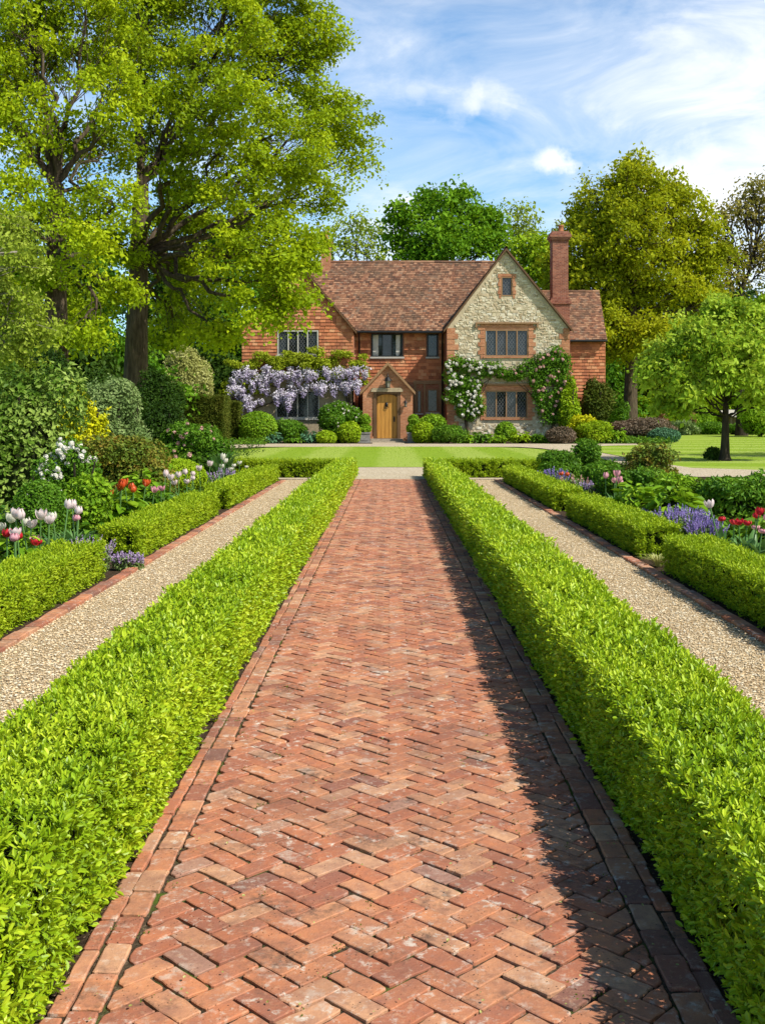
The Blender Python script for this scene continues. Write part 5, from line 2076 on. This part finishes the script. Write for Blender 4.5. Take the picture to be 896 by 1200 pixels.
# ------------------------------------------------------------------ left flower border
shrub('shrub', 'big glossy light edged shrub filling the left edge of the border', 22, 418, 150, 15.5, 'vari', .085, lump=.22, cover=2.0)
shrub('shrub', 'dark bushy shrub with a glossy top behind the yellow leaved shrub', 75, 432, 75, 22, 'mid', .07)
shrub('shrub', 'bright yellow leaved shrub in the left border', 96, 445, 64, 19.5, 'yellow', .075)
shrub('shrub', 'rounded grey green shrub right of the yellow leaved one', 137, 441, 86, 24.5, 'grey', .07)
shrub('rose_bush', 'loose bush covered in white flowers in the left border', 86, 512, 84, 13.2, 'mid', .05, flowers=('white', 96, .045), depth=.8)
shrub('rose_bush', 'small bush with white flowers by the big glossy shrub at the left edge', 52, 530, 46, 12.6, 'mid', .045, flowers=('white', 44, .04), depth=.8)
shrub('azalea', 'shrub with red bronze tips in the middle of the left border', 150, 505, 118, 17.5, 'bronze', .06)
shrub('rose_bush', 'leafy bush with pink and white flowers near the yew blocks', 226, 490, 92, 24.5, 'mid', .075, flowers=('pinkrose', 30, .06))
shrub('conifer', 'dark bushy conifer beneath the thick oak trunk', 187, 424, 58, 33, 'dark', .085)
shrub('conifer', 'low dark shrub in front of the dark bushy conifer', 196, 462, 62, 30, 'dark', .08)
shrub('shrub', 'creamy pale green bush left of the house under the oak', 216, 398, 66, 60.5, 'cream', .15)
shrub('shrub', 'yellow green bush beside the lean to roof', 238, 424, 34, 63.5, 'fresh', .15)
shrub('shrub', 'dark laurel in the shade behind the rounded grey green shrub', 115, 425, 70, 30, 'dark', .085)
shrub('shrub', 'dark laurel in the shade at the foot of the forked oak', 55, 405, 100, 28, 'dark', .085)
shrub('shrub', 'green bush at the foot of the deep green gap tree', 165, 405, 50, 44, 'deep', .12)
shrub('box_dome', 'rounded dark green dome behind the nearest left tulips', 48, 563, 66, 11.4, 'mid', .035, 'dome')
shrub('shrub', 'leafy green mound right of the rounded dome', 102, 552, 66, 12.6, 'fresh', .06)
shrub('box_mound', 'lime green low mound below the pink and white bush', 208, 538, 66, 20.5, 'lime', .05, 'dome')
shrub('shrub', 'low bright shrub between the bronze shrub and the lime mound', 175, 532, 50, 19, 'fresh', .06)
leafy_clump('hosta', 'broad leaved green hosta behind the middle left hedge block', 138, 574, 84, 11.4, 'fresh', .22, 110)
leafy_clump('hosta', 'green leafy clump with long leaves left of the red tulips', 115, 560, 56, 13.5, 'mid', .17, 80)
leafy_clump('perennial', 'green leafy clump among the nearest left tulips', 20, 615, 80, 9.2, 'fresh', .12, 90)
leafy_clump('perennial', 'green leafy clump at the end of the nearest left hedge block', 112, 612, 50, 10.2, 'mid', .10, 80)
leafy_clump('perennial', 'dark leafy clump between the red tulips and the pink ones', 182, 566, 50, 13.4, 'mid', .12, 80)
leafy_clump('perennial', 'leafy clump below the lime mound', 170, 556, 70, 17, 'mid', .14, 90)
strap_clump('iris_clump', 'strap leaved clump beside the pink and white bush', 258, 512, 60, 24, 'strap', 110, .05)
strap_clump('iris_clump', 'strap leaved clump under the pink tulips', 205, 570, 60, 13.0, 'strap', 90, .035)
strap_clump('iris_clump', 'strap leaved clump among the nearest left tulips', 60, 612, 84, 9.4, 'strap', 90, .03)
strap_clump('iris_clump', 'tall strap leaved clump beside the bronze shrub', 130, 545, 40, 14.5, 'strap', 60, .035)
spike_clump('catmint', 'lilac blue catmint at the far end of the left border', 262, 546, 40, 18.5, 'lilac', 60)
spike_clump('alyssum', 'low purple flower mat in the gap between the two nearest left hedge blocks', 150, 644, 38, 10.2, 'lilac', 90, depth=.5)
spike_clump('alyssum', 'low pale flower mat behind the end of the nearest left hedge block', 104, 622, 50, 10.0, 'lilac', 60)
spike_clump('grey_plant', 'low silvery plant behind the middle left hedge block', 170, 596, 40, 12.0, 'white', 24)
tulips([(13.6, 604), (36, 605), (48, 603), (37, 616), (55, 611), (20, 625)], 9.1, 'blush white tulip in the nearest clump of the left border', 'blush tulips at the near left', 'tul_white')
tulips([(74, 593.5), (92, 593), (86, 599)], 9.6, 'blush white tulip behind the dark pink one in the left border', 'tall blush tulips of the left border', 'tul_white')
tulips([(92, 607)], 9.5, 'single dark pink tulip among the blush ones in the left border', None, 'tul_pink')
tulips([(11, 626), (26, 629), (37, 636)], 8.8, 'red tulip in the nearest clump of the left border', 'red tulips at the near left', 'tul_red')
tulips([(136, 570), (132, 579), (152, 575), (153, 567), (166, 568), (141, 573), (160, 570)], 13.2, 'scarlet tulip in the middle of the left border', 'scarlet tulips of the left border', 'tul_orange')
tulips([(174, 574), (190, 573)], 13.3, 'pink tulip beside the scarlet ones in the left border', 'pink tulips beside the scarlet ones', 'tul_pink')
tulips([(193, 557), (208, 558), (220, 554), (210, 566), (200, 561), (217, 565), (225, 561), (234, 550), (241, 545), (229, 556)], 14.2, 'pale pink tulip in the clump behind the middle left hedge block', 'pale pink tulips of the left border', 'tul_white')
tulips([(250, 536), (263, 547), (270, 550), (281, 543), (288, 547), (276, 546), (257, 541)], 18.5, 'cream tulip at the far end of the left border', 'cream tulips at the far left', 'tul_cream')
blp = shrub('rose_bush', 'dark bush with a few pink flowers beneath the forked oak', 92, 420, 40, 26, 'dark', .07, flowers=('pinkrose', 8, .07))
strap_clump('iris_clump', 'strap leaved clump in front of the nearest left dome', 85, 606, 60, 9.9, 'strap', 90, .03)
leafy_clump('perennial', 'fresh leafy clump between the bronze shrub and the hosta', 165, 548, 60, 15.5, 'fresh', .13, 100)
leafy_clump('perennial', 'green leafy clump at the edge of the left lawn', 8, 590, 60, 11.5, 'mid', .13, 100)
tulips([(2, 609), (-6, 618), (28, 612), (66, 606)], 9.4, 'cream tulip at the left end of the nearest clump', 'cream tulips at the near left', 'tul_cream')
tulips([(17, 631), (48, 630)], 9.0, 'dark pink tulip low among the nearest left red tulips', 'dark pink tulips at the near left', 'tul_pink')
# small pale tree whose fine boughs droop into the picture at the left
YQ = 20.0
tree('acer_tree', 'small pale leaved tree with thin whitish twigs drooping in at the left edge', (WX(-60, YQ), YQ), (WX(-45, YQ), YQ, 4.3), .10,
     [lob(-20, 250, 40, YQ, 0, None, 22), lob(20, 300, 40, YQ, -.6, None, 22), lob(15, 355, 46, YQ, -.4, None, 24), lob(30, 385, 44, YQ, 0, None, 20), lob(-20, 330, 50, YQ, 0), lob(10, 270, 32, YQ, .4, None, 20), lob(8, 415, 36, YQ, .3, None, 18)],
     'pale', 'twig', .085, 560, 60, .20, shell=.3, twig_r=.012)

# ------------------------------------------------------------------ right flower border
spike_clump('catmint', 'wide mound of violet catmint spikes behind the middle right hedge block', 797, 588, 78, 12.2, 'lav', 240, depth=.9)
spike_clump('catmint', 'small patch of violet catmint left of the wide mound', 748, 594, 34, 13.2, 'lav', 60)
spike_clump('catmint', 'lilac blue catmint at the far end of the right border', 648, 546, 36, 21, 'lav', 70)
spike_clump('grey_plant', 'greyish plant with lilac flowers left of the pink tulips', 688, 560, 46, 16.5, 'lilac', 60)
spike_clump('grey_plant', 'greyish plant with pinkish flowers beside the orange red tulips', 674, 552, 30, 18.5, 'pinkrose', 24)
shrub('shrub', 'feathery fresh green shrub at the far end of the right border', 655, 525, 62, 23, 'mid', .055)
shrub('shrub', 'dark leafy shrub right of the feathery one', 690, 514, 44, 24, 'mid', .07)
shrub('shrub', 'bronze leaved rose shrub standing up in the right border', 762, 516, 78, 19.5, 'bronze', .07, flowers=None)
shrub('shrub', 'dark green low shrub under the bronze one', 742, 545, 90, 17.5, 'mid', .06)
shrub('shrub', 'deep green shrub in front of the gravel at right', 712, 540, 60, 20, 'mid', .06)
shrub('shrub', 'large dark leafy shrub at the right edge of the border', 868, 556, 120, 15, 'mid', .075)
shrub('shrub', 'leafy shrub between the catmint and the large dark shrub', 800, 552, 70, 15.5, 'fresh', .07)
leafy_clump('hosta', 'broad leaved clump left of the leafy shrub in the right border', 742, 566, 60, 14.2, 'fresh', .18, 90)
leafy_clump('hosta', 'broad leaved green clump above the violet catmint', 790, 566, 80, 14.0, 'fresh', .18, 110)
leafy_clump('perennial', 'green leafy clump behind the farthest right hedge block', 668, 566, 46, 17.5, 'strap', .14, 80)
leafy_clump('perennial', 'green leafy clump behind the middle right hedge block', 720, 588, 44, 13.4, 'mid', .12, 90)
leafy_clump('perennial', 'dark leafy clump right of the violet catmint', 846, 606, 60, 12.4, 'mid', .12, 90)
leafy_clump('perennial', 'leafy clump at the right edge behind the red tulips', 895, 600, 60, 11.6, 'fresh', .12, 90)
strap_clump('iris_clump', 'strap leaved clump under the pink tulips of the right border', 716, 572, 40, 15.2, 'strap', 60, .035)
strap_clump('iris_clump', 'strap leaved clump under the red tulips of the right border', 866, 622, 60, 11.0, 'strap', 50, .03)
mb = MB()
strap_into(mb, 2.52, 10.42, .20, .20, 80, .012, .7)
tag(mb.build('grass_tuft', M['cream']), 'striped pale tuft of grass in the gap between the right hedge blocks', 'grass tuft')
tulips([(846, 592)], 11.0, 'tall pale pink tulip above the red ones in the right border', None, 'tul_white')
tulips([(848, 608), (863, 611), (870, 612), (878, 599), (881, 604), (858, 612)], 11.0, 'red tulip at the right edge of the right border', 'red tulips of the right border', 'tul_red')
tulips([(712, 559), (722, 557), (716, 564), (724, 566), (727, 563)], 15.2, 'pink tulip in the middle of the right border', 'pink tulips of the right border', 'tul_pink')
tulips([(886, 618), (893, 607), (890, 622)], 11.2, 'dark pink tulip at the right edge of the right border', 'dark pink tulips of the right border', 'tul_pink')
spike_clump('catmint', 'low violet catmint between the wide mound and the red tulips', 828, 604, 40, 11.8, 'lav', 110)
tulips([(664, 555), (668, 556)], 18.0, 'orange red tulip at the far end of the right border', 'orange red tulips of the right border', 'tul_orange')

# ------------------------------------------------------------------ right lawn surroundings
for a in [
        ('shrub', 'broad mauve brown shrub beside the golden oak trunk', 756, 488, 70, 66, 'mauve', None, 'loose'),
        ('shrub', 'low grey green mound in front of the mauve brown shrub', 778, 502, 36, 62, 'teal', None, 'dome'),
        ('shrub', 'grey green bush left of the middle of the far lawn edge', 800, 492, 46, 88, 'grey', None, 'loose'),
        ('shrub', 'long low green bush along the far lawn edge', 832, 494, 50, 90, 'mid', None, 'loose'),
        ('shrub', 'low green bush at the far lawn edge behind the small tree', 872, 495, 50, 90, 'mid', None, 'loose'),
        ('shrub', 'dark low bush at the foot of the small round headed tree', 836, 523, 22, 36.2, 'dark', None, 'loose'),
        ('shrub', 'rust coloured small upright bush at the far lawn edge', 776, 484, 12, 86, 'terracotta_leaf', None, 'dome'),
        ('shrub', 'rust coloured taller upright bush near the lawn trees', 807, 477, 14, 91, 'terracotta_leaf', None, 'dome'),
        ('shrub', 'green bush between house corner and golden oak', 725, 470, 34, 76, 'mid', None, 'loose'),
        ('shrub', 'rounded green bush behind the lawn at right', 812, 470, 40, 96, 'fresh', None, 'loose'),
        ('shrub', 'bright green bush at the right edge behind the lawn', 890, 460, 60, 80, 'fresh', None, 'loose')]:
    if 'terracotta_leaf' not in M:
        M['terracotta_leaf'] = leafmat('rust_leaf', (.14, .06, .02), (.28, .13, .05), (.40, .22, .10), .2, .6, .2, .3, 2)
    shrub(*a)
hedge('clipped_hedge', 'flat topped pale hedge running behind the lawn at right', WX(735, 100), WX(850, 100), 100, 102, WZ(467, 100), [(0, 140, .22, 110, False)], None, 'lime', True, 'x')
# small open shed far behind the small tree
shd = empty('garden_shed', (WX(868, 98), 98, 0), 'low timber shed with a pale roof far behind the small tree', 'shed')
mb = MB()
a0, a1 = WX(855, 98), WX(882, 98)
zt = WZ(488, 98)
for x in (a0, (a0 + a1) / 2, a1 - .15):
    box(mb, (x, 97.9, 0), (x + .15, 98.05, zt))
box(mb, (a0, 100, 0), (a1, 100.1, zt))
mb.build('wall', M['timber'], shd)
mb = MB()
mb.add([(a0 - .3, 97.6, zt - .05), (a1 + .3, 97.6, zt - .05), (a1 + .3, 100.3, zt + .55), (a0 - .3, 100.3, zt + .55), (a0 - .3, 97.6, zt + .02), (a1 + .3, 97.6, zt + .02), (a1 + .3, 100.3, zt + .62), (a0 - .3, 100.3, zt + .62)],
       np.array([(0, 3, 2, 1), (4, 5, 6, 7), (0, 1, 5, 4), (1, 2, 6, 5), (2, 3, 7, 6), (3, 0, 4, 7)]), .5)
mb.build('roof', M['sill'], shd)


# ------------------------------------------------------------------ ground cover, grass, fallen petals
def ground_cover(name, x0, x1, y0, y1, n, mat, L0, hgt):
    y = y0 + (y1 - y0) * R.random(n)
    x = x0 + (x1 - x0) * R.random(n)
    L = np.maximum(L0, .0024 * y)
    P = np.stack([x, y, R.random(n) ** 1.5 * hgt], -1)
    N = unit(R.normal(size=(n, 3)) * .6 + np.array([0, 0, 1.]))
    V, F = leaf_arrays(P, tangent(N), N, L * (.7 + .6 * R.random(n)), L * .55)
    mb = MB()
    mb.add(V, F)
    o = mb.build(name, M[mat])
    o['kind'] = 'stuff'


for sg in (-1, 1):
    xs = sorted([sg * 2.9, sg * 5.2])
    ground_cover('ground_cover', xs[0], xs[1], 5, 26, 16000, 'mid', .05, .16)
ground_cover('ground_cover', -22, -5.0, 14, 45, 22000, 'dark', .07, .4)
ground_cover('ground_cover', -12, -6.4, 56, 62.8, 5000, 'mid', .1, .3)
ground_cover('ground_cover', 8, 15, 58.7, 65, 6000, 'mid', .1, .3)


def grass(name, inside, x0, x1, y0, y1, n, mat):
    x = x0 + (x1 - x0) * R.random(n)
    y = y0 * (y1 / y0) ** R.random(n)
    ok = inside(x, y)
    x, y = x[ok], y[ok]
    n = len(x)
    L = .00075 * y * (.6 + .8 * R.random(n))
    P = np.stack([x, y, np.full(n, .008)], -1)
    T = unit(R.normal(size=(n, 3)) * np.array([.5, .5, .1]) + np.array([0, 0, 1.]))
    N = unit(np.cross(T, R.normal(size=(n, 3))))
    V, F = leaf_arrays(P, T, N, L, L * .35)
    mb = MB()
    mb.add(V, F)
    o = mb.build(name, mat)
    o['kind'] = 'stuff'


M['grass'] = leafmat('grass_blade', (.17, .29, .012), (.30, .46, .022), (.46, .58, .06), .3, .6, .1, .5, .8)
grass('grass', lambda x, y: (np.abs((x - .15) / 6.65) ** 3.6 + np.abs((y - 41.8) / 10.75) ** 3.6) < 1, -8, 8.5, 31, 52.5, 16000, M['grass'])
grass('grass', lambda x, y: (x > 8.8 + np.maximum(0, y - 50) * .6) & (y > 30) & (x < y * .36), 8.5, 34, 30, 98, 22000, M['grass'])


def petals():
    n = 420
    y = 2.4 * (18 / 2.4) ** R.random(n)
    x = (R.random(n) - .5) * 1.6
    N = unit(R.normal(size=(n, 3)) * .3 + np.array([0, 0, 1.]))
    P = np.stack([x, y, .0195 + .003 * R.random(n)], -1)
    L = .004 + .007 * R.random(n)
    V, F = leaf_arrays(P, tangent(N), N, L, L * .8, .1, True)
    mb = MB()
    mb.add(V, F)
    o = mb.build('fallen_petals', M['cream'])
    o['kind'] = 'stuff'
    for sg in (-1, 1):
        n = 900
        y = 4 * (22 / 4) ** R.random(n)
        x = sg * (1.25 + 1.05 * R.random(n))
        N = unit(R.normal(size=(n, 3)) * .35 + np.array([0, 0, 1.]))
        P = np.stack([x, y, .010 + .006 * R.random(n)], -1)
        L = .012 + .025 * R.random(n)
        V, F = leaf_arrays(P, tangent(N), N, L, L * .22, .1)
        mb = MB()
        mb.add(V, F)
        o = mb.build('fallen_leaves', M['litter'])
        o['kind'] = 'stuff'
    # moss in the joints
    n = 2600
    cy = 2.4 * (20 / 2.4) ** R.random(130)
    cx = (R.random(130) - .5) * 1.56
    i = R.integers(0, 130, n)
    P = np.stack([cx[i] + R.normal(size=n) * .010, cy[i] + R.normal(size=n) * .014, .003 + .009 * R.random(n)], -1)
    N = rdir(n)
    V, F = leaf_arrays(P, tangent(N, np.array([0, 0, 1.]), 1), N, .0065, .0045)
    mb = MB()
    mb.add(V, F)
    o = mb.build('moss', M['moss'])
    o['kind'] = 'stuff'


petals()
